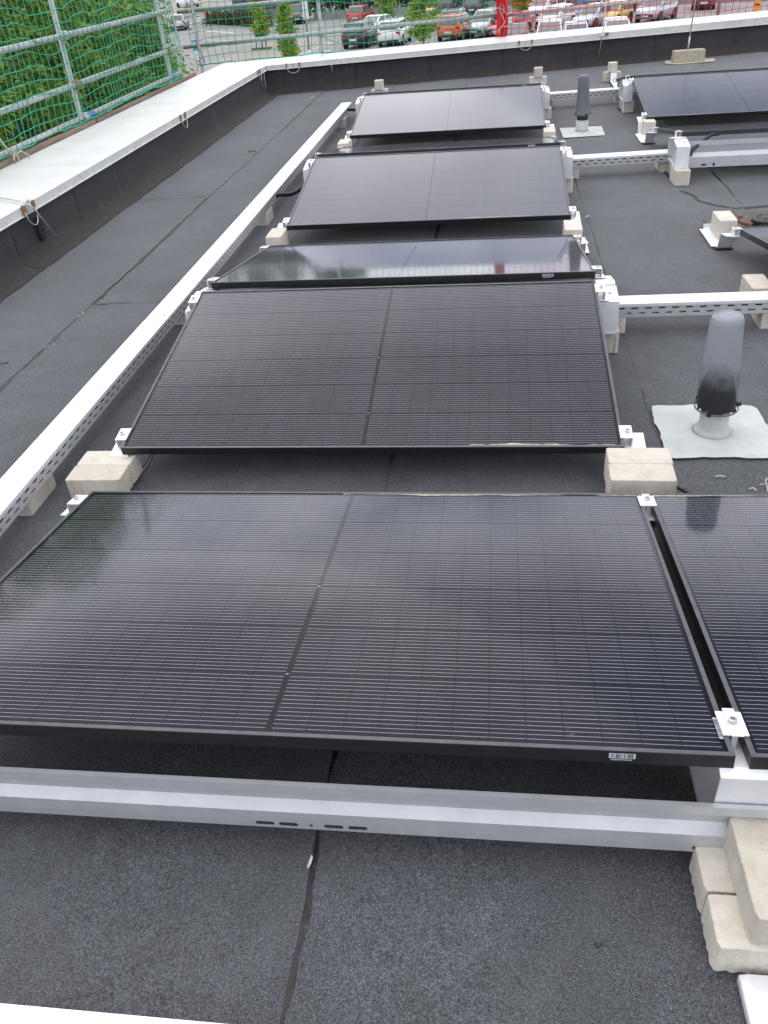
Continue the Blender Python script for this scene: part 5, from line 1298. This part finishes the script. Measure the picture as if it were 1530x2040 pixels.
M_KI = simple('blue grey panels', (.07, .09, .13), .5); M_KR = simple('pale roof edge', (.5, .5, .5), .6)
MB().box((-.9, -1.2, 0), (.4, 1.2, 2.5)).build('wall', M_KI, kb); MB().box((.4, -.9, 0), (5.2, 1.4, 2.2)).build('wall', simple('grey panels', (.20, .21, .23), .6), kb); MB().box((.3, -1.2, 2.2), (5.5, 1.5, 2.4)).build('roof', M_KR, kb)
MB().box((1.0, -.93, .9), (4.6, -.90, 1.9)).build('window', M_CARGLASS, kb)

# ------------------------------------------------------------------ pedestrian
def person(label, loc, rz):
    t = empty('person', loc, (0, 0, R(rz))); tag(t, label, 'person')
    V_ = [((0, 0, .95), .15), ((0, .02, 1.20), .17), ((0, .05, 1.42), .17), ((0, .07, 1.53), .06), ((0, .09, 1.62), .10), ((0, .09, 1.72), .09),
          ((-.10, .0, .88), .10), ((-.11, .20, .50), .075), ((-.11, .22, .10), .05), ((-.11, .34, .05), .04), ((.10, .0, .88), .10), ((.11, -.08, .50), .075), ((.11, -.36, .16), .05), ((.11, -.30, .05), .04),
          ((-.21, .05, 1.40), .065), ((-.26, -.05, 1.14), .05), ((-.25, .10, .92), .04), ((.21, .05, 1.40), .065), ((.26, .12, 1.15), .05), ((.24, .30, 1.02), .04)]
    E_ = [(0, 1), (1, 2), (2, 3), (3, 4), (4, 5), (0, 6), (6, 7), (7, 8), (8, 9), (0, 10), (10, 11), (11, 12), (12, 13), (2, 14), (14, 15), (15, 16), (2, 17), (17, 18), (18, 19)]
    me = bpy.data.meshes.new('body'); me.from_pydata([v for v, _ in V_], E_, []); o = obj('body', me, simple('dark clothing', (.02, .022, .03), .8), t)
    o.modifiers.new('skin', 'SKIN'); o.modifiers.new('sub', 'SUBSURF').levels = 1; o.modifiers['sub'].render_levels = 1
    for v, (_, r) in zip(me.skin_vertices[0].data, V_): v.radius = (r, r)
    me.skin_vertices[0].data[0].use_root = True
    MB().lathe([(.02, -.10), (.10, -.06), (.115, .02), (.09, .10), (.02, .13)], 12, (0, .075, 1.70)).build('hair', simple('dark hair', (.03, .02, .015), .8), t)
    bevel(MB().box((-.17, -.27, 1.02), (.17, -.11, 1.48)).build('backpack', simple('coral backpack', (.62, .12, .08), .7), t), .05, 2)
    return t
person('pedestrian in dark clothes with a coral backpack walking past the low hedge', (-29.0, 97.9, GZ), -60)
